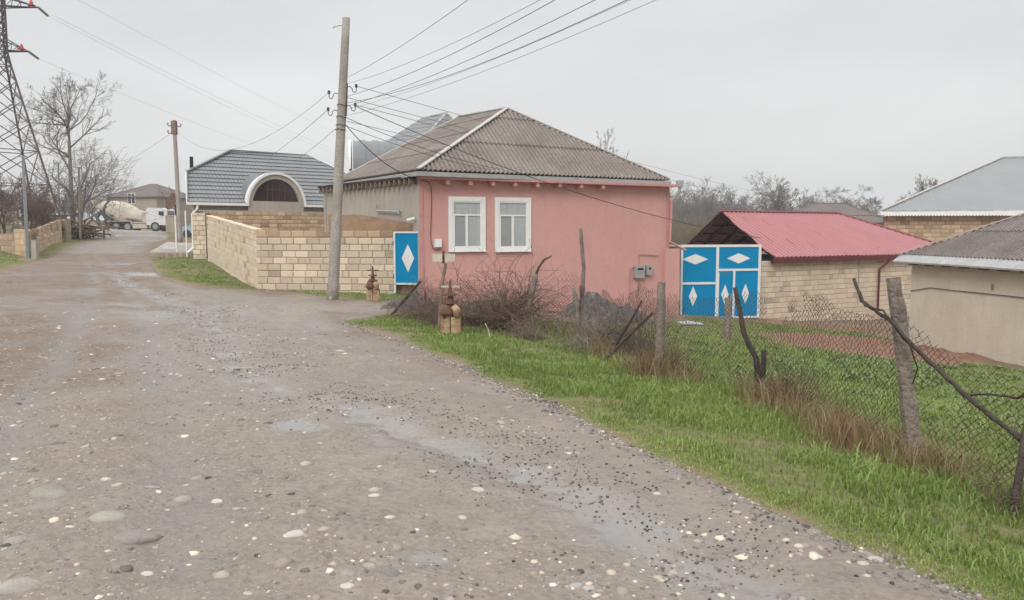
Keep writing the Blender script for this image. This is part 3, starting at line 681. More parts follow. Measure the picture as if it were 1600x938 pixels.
# ---- pale block wall, two runs meeting at a corner
t_ = thing('block_wall', (wa.x, wa.y, g(wa.x, wa.y)), 'pale limestone block wall turning the corner behind the tall concrete pole', 'wall')
us = fw.W(615,400)[0]
ztf = P(402,360.5,23.4).z
mb = MB(); cr = MB()
blocks(mb, cr, fw, 0, us+.0, lambda u: g(fw.pt(u,0,0).x, fw.pt(u,0,0).y)-.1, ztf-.2, th=.2, gap=.016)
mb2 = MB(); blocks(mb2, cr, fw, 0, us+.0, ztf-.2, ztf, th=.2, gap=.016, lo=.75, hi=1.0)
mb.build('front_blocks', M['blockpale'], t_); mb2.build('top_course', M['blockyel'], t_)
wf = P(324.8,406.6,31.5); zf1 = P(323.6,338,31.5).z
fw2 = Fr((wf.x, wf.y, 0), (wa.x, wa.y, 0)); l2 = fw2.len; za0 = g(wa.x, wa.y); zf0 = g(wf.x, wf.y)
slp = lambda u: (zf1-ztf)*(1-u/l2)
mb = MB(); blocks(mb, cr, fw2, 0, l2-.005, lambda u: za0-.15+slp(u)*1.0-.2, lambda u: ztf+slp(u), th=.2, gap=.007, slope=slp, lo=.88, hi=1.04, jit=.003)
mb.build('side_blocks', M['blockpale'], t_); cr.build('mortar', M['mortar'], t_)
mb = MB()
for i in range(16):
    a, b = l2*i/16, l2*(i+1)/16; j = rnd.uniform(0, .02)
    mb.hexa([fw2.pt(a,-.21,ztf+slp(a)), fw2.pt(b,-.21,ztf+slp(b)), fw2.pt(b,.012,ztf+slp(b)), fw2.pt(a,.012,ztf+slp(a)), fw2.pt(a,-.20,ztf+slp(a)+.04+j), fw2.pt(b,-.20,ztf+slp(b)+.04+j), fw2.pt(b,.0,ztf+slp(b)+.04), fw2.pt(a,.0,ztf+slp(a)+.04)])
mb.build('coping', M['blockpale'], t_)
# pier at the wall's far end and grey end post
pp = P(322,403,32.1); frp = Fr((pp.x-.62, pp.y+.2, 0), (pp.x+.02, pp.y, 0)); zpp = P(318,333,33).z
t_ = thing('wall_pier', frp.pt(.3, 0, g(pp.x, pp.y)), 'stone-block pier at the far end of the pale wall by the grey roofed house', 'pier')
mb = MB(); cr = MB(); blocks(mb, cr, frp, 0, frp.len, g(pp.x, pp.y)-.2, zpp, th=.4, gap=.02); mb.build('blocks', M['blockpale'], t_); cr.build('mortar', M['mortar'], t_)

# clay wall (courtyard shed) behind the pale wall, against the grey side wall
cw = Fr(fw.pt(fw.W(520,400)[0]-.2, -.215, 0), fw.pt(fw.W(657,400)[0], -.215, 0))
mb = MB(); n = 40; zl = ztf; 
for i in range(n):
    a, b = cw.len*i/n, cw.len*(i+1)/n
    def tz(k):
        f = k/n; px = 520+142*f; yy = 336+ (0 if f < .35 else (f-.35)*24) ; return cw.W(px, yy)[1]+rnd.uniform(-.012, .02)
    if i == 0: z_a = tz(0)
    z_b = tz(i+1)
    mb.hexa([cw.pt(a,-.25,-.5),cw.pt(b,-.25,-.5),cw.pt(b,0,-.5),cw.pt(a,0,-.5),cw.pt(a,-.25,z_a),cw.pt(b,-.25,z_b),cw.pt(b,0,z_b),cw.pt(a,0,z_a)]); z_a = z_b
o_ = mb.build('clay_wall', M['adobe'], None, at=cw.pt(cw.len/2, 0, -.5)); tag(o_, 'brown clay-rendered wall with ragged top between the pale blocks and the grey house side', 'wall')

# ---- grey tile-roofed house on the left
t_ = thing('grey_tile_house', P(400,400,36.5), 'house with wide grey metal tile roof and white-rimmed half-round dormer window', 'house')
EL = P(293,316,35.5); ER = P(511.5,320.8,39.9); ER.z = EL.z; ELx = EL.copy()
fh = Fr(EL, ER); RLp = P(360,236.3,40.6)
E1 = ray_plane(292,269.5, EL, ER, RLp); RRp = ray_plane(480,240, EL, ER, RLp); RRp.z = RLp.z
ERx = EL+(ER-EL)*1.22; EH = ray_plane(562,284, EL, ER, RLp)
mb = MB(); corr(mb, [EL, ERx, EH, RRp, RLp, E1], EL, ER, tilep, row=.35, step=.036, du=.0305)
mb.build('front_roof_slope', M['tile'], t_)
bk = Vector((EL.x*.9, EL.y, 0)).normalized()*9
mb = MB(); RLb = RLp+(-fh.N)*.5
mb.add([EL, E1, RLp, EL+bk, ERx+bk, EH, RRp, ERx], [(0,1,2,3), (2,6,4,3), (6,5,4), (5,7,4)]); mb.build('rear_roof_slope', M['tile'], t_)
mb = MB(); KU = Vector((0, 0, .05))
for a, b in ((RLp, RRp), (E1, RLp), (RRp, EH)): bar(mb, a+KU, b+KU, .16, .07)
bar(mb, EL+KU, E1+KU, .05, .16); mb.build('ridge_cap', M['tile'], t_)
ac_u, ac_z = fh.W(431.5, 317); rad = (fh.W(478,317)[0]-fh.W(385,317)[0])/2; rz = fh.W(431,269.5)[1]-EL.z
for a, b in ((0, ac_u-rad), (ac_u+rad, (ERx-EL).length)):
    mb = MB(); bar(mb, fh.pt(a-.05, .06, EL.z-.06), fh.pt(b+.0, .06, EL.z-.06), .14, .13); mb.build('gutter', M['white'], t_)
mb = MB(); bar(mb, fh.pt(-.05, .05, EL.z-.1), fh.o*1 + (E1-EL)+fh.U*-.05+Vector((0,0,-.02)), .05, .14)
mb.build('verge_pipe', M['white'], t_)
def arc(r, n=28, rz_=1.0): return [(ac_u+math.cos(math.pi*i/n)*r, EL.z-.12+math.sin(math.pi*i/n)*r*rz_) for i in range(n+1)]
ky = (rz+.12)/rad
def ringm(mb, r0, r1, w0, w1):
    a, b = arc(r0, rz_=ky), arc(r1, rz_=ky)
    for i in range(len(a)-1):
        mb.hexa([fh.pt(a[i][0],w0,a[i][1]),fh.pt(b[i][0],w0,b[i][1]),fh.pt(b[i+1][0],w0,b[i+1][1]),fh.pt(a[i+1][0],w0,a[i+1][1]),
                 fh.pt(a[i][0],w1,a[i][1]),fh.pt(b[i][0],w1,b[i][1]),fh.pt(b[i+1][0],w1,b[i+1][1]),fh.pt(a[i+1][0],w1,a[i+1][1])])
mb = MB(); ringm(mb, rad*.80, rad*.93, -.15, .08); mb.fb(fh, ac_u-rad*.93, ac_u+rad*.93, -.15, .07, EL.z-.42, EL.z-.12)
a0 = arc(rad*.8, rz_=ky); mb.fb(fh, ac_u-rad*.80, ac_u+rad*.80, -.15, .06, EL.z-.118, EL.z+.12)
mb.build('dormer_wall', M['graywall'], t_)
mb = MB(); ringm(mb, rad*.932, rad*1.0, -.2, .16); mb.build('arch_trim', M['white'], t_)
mb = MB(); ringm(mb, rad*.95, rad*1.01, -3.0, -.201); mb.build('dormer_roof', M['tile'], t_)
rw = rad*.73; zs_ = EL.z+.12
wpts = [(ac_u+math.cos(math.pi*i/24)*rw, zs_+math.sin(math.pi*i/24)*rw*.93) for i in range(25)]
mb = MB(); mb.prism([fh.pt(ac_u+(x-ac_u)*1.12, -.11, zs_+(y-zs_)*1.12) for x, y in reversed(wpts)], -fh.N*.02); wn = mb.build('half_round_window', M['brownframe'], t_)
mb = MB(); mb.prism([fh.pt(ac_u+(x-ac_u)*1.0, -.10, y+.03) for x, y in reversed(wpts)], -fh.N*.008); mb.build('pane', M['darkglass'], wn)
mb = MB()
for f in (-.36, -.12, .18, .42): mb.fb(fh, ac_u+f*rw-.03, ac_u+f*rw+.03, -.098, -.06, zs_+.03, zs_+rw*.93*math.sqrt(1-f*f)-.02)
mb.fb(fh, ac_u-.36*rw, ac_u+.42*rw, -.095, -.065, zs_+rw*.5, zs_+rw*.5+.05); mb.build('mullions', M['brownframe'], wn)
mb = MB(); zw0 = g(EL.x, EL.y)-.5; fl = (ERx-EL).length
mb.fb(fh, .35, fl, -.5, -.22, zw0, EL.z-.1); wp_ = fh.pt(.40,-.5,0); mb.fb(Fr(wp_+bk, wp_), 0, 9, -.2, 0, zw0, EL.z-.1); mb.build('front_wall', M['graywall'], t_)
mb = MB(); za_ = fh.W(320,329)[1]; mb.fb(fh, .3, fl, -.21, .10, za_-.05, za_+.02); mb.build('ledge', M['slab'], t_)
mb = MB(); dp = [fh.W(*q) for q in ((321,318),(317,323),(311,332),(309,372))]
x0 = fh.pt(.25, .1, EL.z-.15)
zg0 = g(x0.x, x0.y)
mb.tube([fh.pt(.42,.06,EL.z-.12), fh.pt(.40,.06,EL.z-.3), fh.pt(.18,.02,EL.z-.55), fh.pt(.18,.02,zg0+.45), fh.pt(-.15,.2,zg0+.2)], .055, 8); mb.build('downpipe', M['white'], t_)
mb = MB(); mb.tube([fh.pt(-.1,-.05,EL.z-.4), fh.pt(-.1,-.05,zg0)], .035, 8); mb.tube([fh.pt(-.3,-.9,EL.z-.6), fh.pt(-.3,-.9,zg0)], .045, 8); mb.build('white_posts', M['white'], t_)
mb = MB(); mb.fb(fh, .28, .55, .0, .1, zw0, EL.z-.75); mb.build('corner_pillar', M['graywall'], t_)
mb = MB(); mb.tube([P(299,268,38)-Vector((0,0,.8)), P(299,245,38)], .09, 8); mb.build('flue', M['black'], t_)
# small-block wall right below that roof
fb_ = Fr(fh.pt(.6, .35, 0), fh.pt((ERx-EL).length, .35, 0)); t_ = thing('small_block_wall', fb_.pt(2, 0, g(*fb_.pt(2,0,0)[:2])), 'yellowish small-block wall just below the grey tiled roof', 'wall')
mb = MB(); cr = MB(); zk = fb_.W(400,330)[1]; blocks(mb, cr, fb_, 0, fb_.len, .2, lambda u: zk, th=.2, Lb=.42, H=.185, gap=.022, lo=.68, hi=1.12); mb.build('blocks', M['blockyel'], t_); cr.build('mortar', M['mortar'], t_)

# ---- second grey-roofed house, seen over the pink house's roof
t_ = thing('tall_grey_roof_house', P(660,300,42), 'grey roof peak with small barrel dormer rising behind the pink house', 'house')
a = P(575,240,44); b = P(658.6,185.6,44); c = P(698.3,175.9,42.5); d = P(640,240,37.5); e5 = P(770,250,41)
d = ray_plane(645,235, a, b, c)
mb = MB(); corr(mb, [a, d, c, b], a, d, tilep, row=.35, step=.04, du=.046); mb.build('left_roof_slope', M['tile'], t_)
mb = MB(); corr(mb, [d, e5, c], d, e5, tilep, row=.35, step=.03, du=.045); mb.build('right_roof_slope', M['tile'], t_)
mb = MB()
for p, q in ((b, c), (c, d), (c, e5)): bar(mb, p, q, .14, .06)
mb.build('ridge_cap', M['ridge'], t_)
mb = MB(); mb.add([a+Vector((0,0,-5)), d+Vector((0,0,-5)), e5+Vector((0,0,-5)), a, d, e5], [(0,1,4,3),(1,2,5,4)]); mb.build('wall', M['graywall'], t_)
mb = MB(); oc = P(545,267,38); ax = Vector((1, .18, 0)).normalized(); cz = Vector((0, 0, 1)); cx = Vector((.18, -1, 0)).normalized(); rr = 1.45; oc = P(543,267,38)
def barrel(mb, r0, r1, s0, s1, n=18, v0=0):
    for i in range(n):
        t0, t1 = math.pi*i/n, math.pi*(i+1)/n
        q = []
        for s in (s0, s1):
            for (tt, r) in ((t0, r0), (t0, r1), (t1, r1), (t1, r0)): q.append(oc+ax*s+cx*math.cos(tt)*r*.85+cz*math.sin(tt)*r)
        mb.hexa(q)
for k in range(8): barrel(mb, rr*.95, rr*(1.0+.035*(k % 2)), .3+k*.3, .3+k*.3+.3)
mb.build('dormer_roof', M['tile'], t_)
mb = MB(); barrel(mb, rr*.95, rr*1.03, .1, .2); mb.build('dormer_trim', M['white'], t_)
mb = MB(); mb.prism([oc+ax*.1+cx*math.cos(math.pi*i/18)*rr*.8+cz*math.sin(math.pi*i/18)*rr*.93 for i in range(19)], ax*.05); mb.build('dormer_front', M['graywall'], t_)

# ---- red-roofed shed behind the gate
e0 = P(1209,403,28.6); e1 = P(1372,398,31.6); e1.z = e0.z; rd0 = P(1125,331,31.8)
fe = Fr(e0, e1)
rd1 = ray_plane(1308,334, e0, e1, rd0); rd1.z = rd0.z
hx = ray_plane(1460,377, e0, e1, rd0); ex = e0+fe.U*9.5; hx2 = ray_plane(1500,393, e0, e1, rd0)
t_ = thing('red_roof_shed', e0+Vector((0,0,-2.2)), 'long shed with bright red corrugated sheet roof and open dark gable behind the blue gate', 'shed')
mb = MB(); corr(mb, [e0, ex, hx2, rd1, rd0], e0, ex, trap(.24, .045), row=None, step=0, du=.02, valley_shade=.35); mb.build('front_roof_slope', M['redroof'], t_)
hw = (rd0-e0); hw.z = 0; bl = e0+2*hw+fe.U*(-.6); bl.z = e0.z
L0 = P(1060,383,33); L0.z = e0.z+.05
mb = MB(); mb.add([rd0, rd1, L0+fe.U*10, L0, hx2], [(0,1,2,3),(1,4,2)]); mb.build('rear_roof_slope', M['redroof'], t_)
mb = MB(); bar(mb, e0+Vector((0,0,-.1)), ex+Vector((0,0,-.1)), .04, .2); mb.build('fascia', M['dkred'], t_)
mb = MB(); bar(mb, rd0+KU, rd1+KU, .25, .05); bar(mb, rd1+KU, hx2+KU, .22, .05); mb.build('ridge_cap', M['redroof'], t_)
dn = Vector((0,0,-.06)); sl1 = fe.U
for i, s in enumerate((.15, .9, 1.9, 2.9, 4.2)):
    mb = MB(); bar(mb, e0+fe.U*s+dn, rd0+fe.U*s+dn, .06, .12); bar(mb, L0+fe.U*s+dn, rd0+fe.U*s+dn, .06, .12); 
    bar(mb, e0+fe.U*s-KU*3, L0+fe.U*s-KU*3, .06, .12); mb.build('rafter', M['darkwood'], t_)
mb = MB()
for f in (.12, .3, .5, .7, .88):
    for base in (e0, L0):
        q = base.lerp(rd0, f)+dn*.6; bar(mb, q, q+fe.U*5, .05, .05)
mb.build('battens', M['darkwood'], t_)
mb = MB(); q1 = e0+fe.U*5.2; q2 = L0+fe.U*5.2; q3 = rd0+fe.U*5.2; mb.prism([q1-KU*2, q2-KU*2, q3-KU*3], fe.U*.05)
mb.build('inner_gable', M['darkwood'], t_)
fsW = Fr(e0-fe.N*.25-fe.U*.35, e0-fe.N*.25+fe.U*8)
mb = MB(); cr = MB(); blocks(mb, cr, fsW, 0, 10.8, -2.2, e0.z-.12, th=.25, Lb=.4, H=.2, gap=.014, lo=.86, hi=1.06); mb.build('block_wall', M['blockpale'], t_); cr.build('mortar', M['mortar'], t_)
mb = MB(); uq, _z = fsW.W(1371, 440); mb.tube([fsW.pt(uq+.35,.28,e0.z-.15), fsW.pt(uq+.3,.2,e0.z-.35), fsW.pt(uq,.07,e0.z-.6), fsW.pt(uq,.07,-1.9)], .045, 8); mb.build('downpipe', M['dkred'], t_)
mb = MB(); uq, _z = fsW.W(1341, 440); mb.tube([fsW.pt(uq,.02,e0.z-.2), fsW.pt(uq,.02,-1.5)], .02, 6); mb.build('conduit', M['gutter'], t_)

# ---- cement-rendered house at the right edge
ca = P(1419,537,25.6); cb = P(1600,573,20.7); fc = Fr(ca, ca+(cb-ca)*1.5); 
t_ = thing('cement_house', (ca+cb)/2, 'beige cement-rendered outbuilding with dark corrugated hip roof at the right edge', 'house')
ez = P(1500,412,23).z-.06
mb = MB(); mb.fb(fc, 0, 5.05, -.25, 0, -2.6, ez); mb.build('rendered_wall', M['beigewall'], t_)
mb = MB(); cr = MB(); blocks(mb, cr, fc, 5.05, fc.len+1, -2.5, ez, th=.25, gap=.02, lo=.7, hi=1.05); mb.build('unrendered_wall', M['blockyel'], t_); cr.build('mortar', M['mortar'], t_)
mb = MB(); fe2 = Fr(ca-fc.N*6, ca); blocks(mb, None, fe2, 0, 6, -2.5, ez, th=.2, gap=.02); fe2.o = fe2.o-fc.U*.0
mb = MB(); mb.fb(Fr(ca-fc.N*6-fc.U*.0, ca-fc.N*.26-fc.U*.0), 0, 5.7, -.25, .0, -2.6, ez); mb.build('end_wall', M['beigewall'], t_)
ea = fc.pt(-.45, .40, ez+.02); eb = fc.pt(fc.len+1, .40, ez+.02)
hp1 = P(1600,335,23.6); 
hp1 = ea+fc.U*2.7-fc.N*2.9+Vector((0,0,1.62)); eb2 = hp1+fc.U*8
mb = MB(); corr(mb, [ea-fc.N*.35+Vector((0,0,.2)), eb-fc.N*.35+Vector((0,0,.2)), eb2, hp1], ea-fc.N*.35+Vector((0,0,.2)), eb-fc.N*.35+Vector((0,0,.2)), sinp(.16,.034), row=1.6, step=.03, du=.0251, valley_shade=.5); mb.build('roof_slope', M['asbdark'], t_)
mb = MB(); q = ea-fc.N*7; mb.add([ea-fc.N*.35+Vector((0,0,.2)), hp1, q+Vector((0,0,.2)), eb2, eb-fc.N*7], [(0,1,2),(1,3,4,2)]); mb.build('rear_roof_slope', M['asbdark'], t_)
mb = MB(); nS = 4
for i in range(nS):
    p0 = ea.lerp(eb, i/nS); p1 = ea.lerp(eb, (i+1)/nS+.005); o1 = -fc.N*.38+Vector((0,0,.235)); l1 = Vector((0,0,.004*(i % 2)))
    mb.add([p0+l1, p1+l1, p1+o1+l1, p0+o1+l1, p0+l1+Vector((0,0,-.05)), p1+l1+Vector((0,0,-.05))], [(0,1,2,3), (4,5,1,0)])
o1 = -fc.N*.3+Vector((0,0,.235)); mb.add([ea, ea+o1, ea-fc.N*6], [(0,1,2)])
mb.build('eaves_flashing', M['gutter'], t_)
mb = MB(); bar(mb, ea-fc.N*.3+Vector((0,0,.28)), hp1+Vector((0,0,.06)), .12, .03); bar(mb, hp1+Vector((0,0,.06)), eb2+Vector((0,0,.06)), .12, .03); mb.build('ridge_cap', M['ridge'], t_)
for i in range(9):
    u = .25+i*.78; mb = MB(); mb.fb(fc, u, u+.09, .002, .3, ez-.09, ez-.0); mb.build('rafter_end', M['wood'], t_)
mb = MB(); mb.tube([fc.pt(0,.03,fc.W(1425,455)[1])]+[fc.pt(x,.03,ez-.78-.01*math.sin(x)) for x in (1,2,3,4,5)], .012, 5); mb.build('cable', M['wire'], t_)
uq, zq = fc.W(1551,449); mb = MB(); mb.fb(fc, uq-.06, uq+.06, .001, .01, zq-.09, zq+.09); mb.build('vent_cover', M['adobe'], t_)

# ---- large pale-roofed house, far right
EA = P(1377,330,37.5); EB = P(1640,334,36.0); EB.z = EA.z; fk = Fr(EA, EB); RA = P(1566,247,43)
t_ = thing('pale_roof_house', P(1480,420,38), 'large yellow-block house with smooth pale grey hip roof above the red roof on the right', 'house')
mb = MB(); sm_ = lambda x: .0
EBx = EA+fk.U*13; RB = RA+fk.U*8
corr(mb, [EA, EBx, RB, RA], EA, EBx, trap(.5,.012), row=None, step=0, du=.06); mb.build('front_roof_slope', M['paleroof'], t_)
mb = MB(); q = EA+Vector((5.6,8.6,0)); mb.add([EA, RA, q], [(0,1,2)]); mb.build('side_roof_slope', M['paleroof'], t_)
mb = MB(); bar(mb, EA+KU, RA+KU, .14, .05); bar(mb, RA+KU, RB+KU, .14, .05); mb.build('ridge_cap', M['ridge'], t_)
mb = MB(); mb.fb(fk, -.05, 13, -.35, .1, EA.z-.20, EA.z-.02); mb.build('fascia', M['white'], t_)
mb = MB()
for i in range(90): u = .1+i*.14; mb.prism([fk.pt(u,.11,EA.z-.2), fk.pt(u+.06,.11,EA.z-.27), fk.pt(u+.12,.11,EA.z-.2)], -fk.N*.01)
mb.build('eaves_trim', M['white'], t_)
mb = MB(); cr = MB(); fkw = Fr(fk.pt(.25,-.4,0), fk.pt(12.5,-.4,0)); blocks(mb, cr, fkw, 0, fkw.len, -2.2, EA.z-.21, th=.3, gap=.02, lo=.7, hi=1.08); mb.build('block_wall', M['blockyel'], t_); cr.build('mortar', M['mortar'], t_)

# ---- distant houses
def far_house(name, label, p_l, p_r, eavez, ridge_h, depth, wallmat, roofmat, hip=.35, windows=(), ground=None):
    f = Fr(p_l, p_r); Ln = f.len; zg_ = ground if ground is not None else g(p_l.x, p_l.y)-.3
    t = thing(name, (f.pt(Ln/2, 0, zg_)), label, 'house')
    m = MB(); m.fb(f, 0, Ln, -depth, 0, zg_, eavez); m.build('wall', wallmat, t)
    a, b, c, d = f.pt(-.5,.5,eavez), f.pt(Ln+.5,.5,eavez), f.pt(Ln+.5,-depth-.5,eavez), f.pt(-.5,-depth-.5,eavez)
    h = Ln*hip; r0, r1 = f.pt(h,-depth/2,eavez+ridge_h), f.pt(Ln-h,-depth/2,eavez+ridge_h)
    m = MB(); m.add([a,b,c,d,r0,r1], [(0,1,5,4),(1,2,5),(2,3,4,5),(3,0,4),(3,2,1,0)]); m.build('roof', roofmat, t)
    m = MB()
    for p, q in ((a,r0),(b,r1),(r0,r1)): bar(m, p, q, .2, .08)
    m.build('ridge_cap', M['brownroof'] if roofmat is M['brownroof'] else M['ridge'], t)
    for (u0, u1, z0, z1) in windows:
        m = MB(); m.fb(f, u0, u1, .01, .08, z0, z1); wf_ = m.build('window', M['white'], t)
        for (a0, a1) in ((u0+.08, (u0+u1)/2-.05), ((u0+u1)/2+.05, u1-.08)):
            m = MB(); m.fb(f, a0, a1, .081, .09, z0+.08, z1-.08); m.build('pane', M['darkglass'], wf_)
    return t
pl, pr_ = P(168,345,106), P(246,345,104)
ezz = P(205,308,105).z; zwin = P(213,319,104.5).z
th_ = far_house('cream_house', 'cream single-storey house with brown hip roof behind the concrete mixer truck', pl, pr_, ezz, P(203,288,109).z-ezz, 9, M['cream'], M['brownroof'], .42, [(3.5,4.7,zwin,zwin+1.5)])
pl, pr_ = P(243,345,116), P(300,345,114); ezz = P(260,318,115).z
far_house('distant_grey_house', 'low grey-roofed house between the mixer truck cab and the rusty dish', pl, pr_, ezz, P(260,303,119).z-ezz, 8, M['adobe'], M['brownroof'], .05)
pl, pr_ = P(1238,372,76), P(1362,372,74); ezz = P(1300,338,75).z
far_house('brown_roof_house', 'brown slate hip roof of a distant house just above the red roof', pl, pr_, ezz, P(1300,318,79).z-ezz, 9, M['cream'], M['brownroof'], .3)
pl, pr_ = P(1348,372,66), P(1395,372,66); ezz = P(1370,348,66).z
far_house('low_roof_outbuilding', 'low outbuilding roof tucked against the pale-roofed house', pl, pr_, ezz, P(1370,337,69).z-ezz, 7, M['cream'], M['brownroof'], .1)

# ------------------------------------------------------------ trees, shrubs
KSTART = [.22]
def grow(out, p, d, ln, r, lev, spec, rg):
    nseg = 5 if lev < 2 else 3; pts = [p.copy()]; rad = [r]; q = p.copy(); d = d.normalized()
    wander, upw, ang, shr, kids, rmin = spec
    last = lev >= len(kids)
    for i in range(nseg):
        d = (d + Vector((rg.gauss(0, wander), rg.gauss(0, wander), rg.gauss(0, wander)+upw*(1 if lev else .4)))).normalized()
        q = q + d*(ln/nseg); pts.append(q.copy()); rad.append(max(r*(1-(i+1)/nseg*.72), rmin*.8))
    out.append((lev, pts, rad))
    if last: return
    for j in range(kids[lev]):
        f = rg.uniform(.28 if lev else KSTART[0], 1.0)*nseg; i = min(int(f), nseg-1); b = pts[i].lerp(pts[i+1], f-i)
        t = (pts[i+1]-pts[i]).normalized(); s = t.orthogonal().normalized(); s.rotate(__import__('mathutils').Quaternion(t, rg.uniform(0, 6.283)))
        a = R(rg.gauss(ang, 10)); nd = t*math.cos(a)+s*math.sin(a)
        grow(out, b, nd, ln*shr*rg.uniform(.7, 1.15)*(1.1-.45*f/nseg), max(rad[i]*.55, rmin), lev+1, spec, rg)
def bare_tree(base, H, name, label, group=None, seed=1, kids=(11,6,5,4), ang=42, upw=.10, shr=.5, wander=.13, r0=None, rmin=.012, lean=(0,0), mats=('bark','twigs'), cat='tree', forks=0, W=None, top=None):
    rg = random.Random(seed); out = []; r0 = r0 or H*.016
    t = thing(name, base, label, cat, group)
    stems = max(1, forks)
    for k in range(stems):
        d = Vector((lean[0]+(rg.gauss(0, .22) if forks else 0), lean[1]+(rg.gauss(0, .22) if forks else 0), 1))
        grow(out, Vector(base)-Vector((0,0,.15)), d, H*(rg.uniform(.75, 1) if forks else .97), r0, 0, (wander, upw, ang, shr, kids, rmin), rg)
    if not forks:
        tr_ = [q.copy() for q in out[0][1]]; tz = [q.z for q in tr_]
        for _, ps, _r in out:
            for q in ps: q.x -= (np.interp(q.z, tz, [p.x for p in tr_])-base[0])*.85; q.y -= (np.interp(q.z, tz, [p.y for p in tr_])-base[1])*.85
    bz = Vector(base); zm = max(q.z-bz.z for _, ps, _r in out for q in ps); ds = sorted(math.hypot(q.x-bz.x-lean[0]*(q.z-bz.z), q.y-bz.y-lean[1]*(q.z-bz.z)) for _, ps, _r in out for q in ps)
    kz = H/zm; kx = (W/2/ds[int(len(ds)*.93)]) if W else kz; tv = (Vector(top)-bz) if top is not None else Vector((0,0,0))
    if top is not None:
        tq = [q for _, ps, _r in out for q in ps if q.z-bz.z > zm*.86]; mxq = sum(q.x for q in tq)/len(tq)-bz.x-lean[0]*zm; myq = sum(q.y for q in tq)/len(tq)-bz.y
        tv = tv-Vector((mxq*kx, myq*kx, 0))
    for _, ps, _r in out:
        for q in ps:
            f = max(q.z-bz.z, 0)/zm; q.x = bz.x+(q.x-bz.x-(lean[0]*(q.z-bz.z) if top is not None else 0))*kx+tv.x*f; q.y = bz.y+(q.y-bz.y)*kx; q.z = bz.z+(q.z-bz.z)*kz
    a = MB(); b = MB()
    for lev, pts, rad in out:
        (a if lev == 0 else b).tube(pts, rad, 7 if lev == 0 else (5 if lev == 1 else 3), cap=(lev == 0))
    a.build('trunk', M[mats[0]], t, auto=False, smooth=True); b.build('crown', M[mats[1]], t, auto=False)
    return t
bt = P(113,354,58); bt.z = g(bt.x, bt.y)
tt = P(122,105,58)
bare_tree(bt, tt.z-bt.z, 'bare_poplar', 'tall pale-barked bare tree beside the pylon, tallest of the trees', seed=5, kids=(19,8,6,4), ang=42, shr=.50, upw=.09, r0=.22, rmin=.009, W=7.2, top=tt)
b2 = P(121,354,55); b2.z = g(b2.x, b2.y); t2_ = P(150,205,55)
bare_tree(b2, t2_.z-b2.z, 'bare_tree', 'wide low bare tree with arching limbs in front of the tall pale tree', seed=12, kids=(10,7,5,3), ang=62, shr=.85, upw=.05, r0=.16, rmin=.012, wander=.16, W=8.6, top=t2_)
for i, (px, Y, ty, Wd, sd, lab) in enumerate(((4,46,262,3.6,21,'dark leafless bush at the left edge behind the dark block wall'),(44,50,268,3.8,22,'dark leafless bush behind the stepped block wall'),
        (80,53,285,3.4,23,'tangled leafless bush between the grey metal post and the bare tree'),(-40,44,250,4.0,24,'leafless bush half cut off by the left edge'))):
    q = P(px, 360, Y); q.z = g(q.x, q.y)
    bare_tree(q, P(px, ty, Y).z-q.z, 'leafless_bush', lab, 'leafless bushes behind the left wall', seed=sd, kids=(9,7,5), ang=45, shr=.55, upw=.05, r0=.05, rmin=.011, mats=('twigdark','twigdark'), cat='bush', forks=6, wander=.2, W=Wd)
def far_tree(px, Y, ty, Wd, name, label, sd, kids, ang, forks=3, r0=.15, rmin=.016, shr=.55, upw=.08):
    q = P(px, 350, Y); q.z = g(q.x, q.y); tp_ = P(px, ty, Y)
    bare_tree(q, tp_.z-q.z, name, label, seed=sd, kids=kids, ang=ang, shr=shr, upw=upw, r0=r0, rmin=rmin, forks=forks, mats=('twigfar','twigfar'), W=Wd, top=tp_)
KSTART[0] = .5
far_tree(948,105,199,5.4,'bare_poplar','round-topped bare tree rising behind the right slope of the pink house roof',35,(8,8,6,4),50,forks=7,shr=.26,upw=.04,rmin=.014,r0=.09)
KSTART[0] = .22
far_tree(1207,84,266,6.6,'bare_tree','spreading bare tree standing over the ridge of the red roof',42,(5,6,5,4),40,r0=.15,shr=.62)
far_tree(1300,135,291,10.5,'bare_tree','rounded bare tree right of the spreading tree, above the brown roof',51,(9,8,6,4),48)
far_tree(1358,128,286,8.5,'bare_tree','bare tree just left of the pale-roofed house',52,(9,8,6,4),48)
far_tree(1440,76,271,5.0,'bare_tree','dark bare tree top showing over the slope of the pale roof',53,(9,7,6,3),48)
far_tree(1262,140,300,9.0,'bare_tree','low bare tree between the spreading tree and the rounded one',54,(9,8,6,3),48)
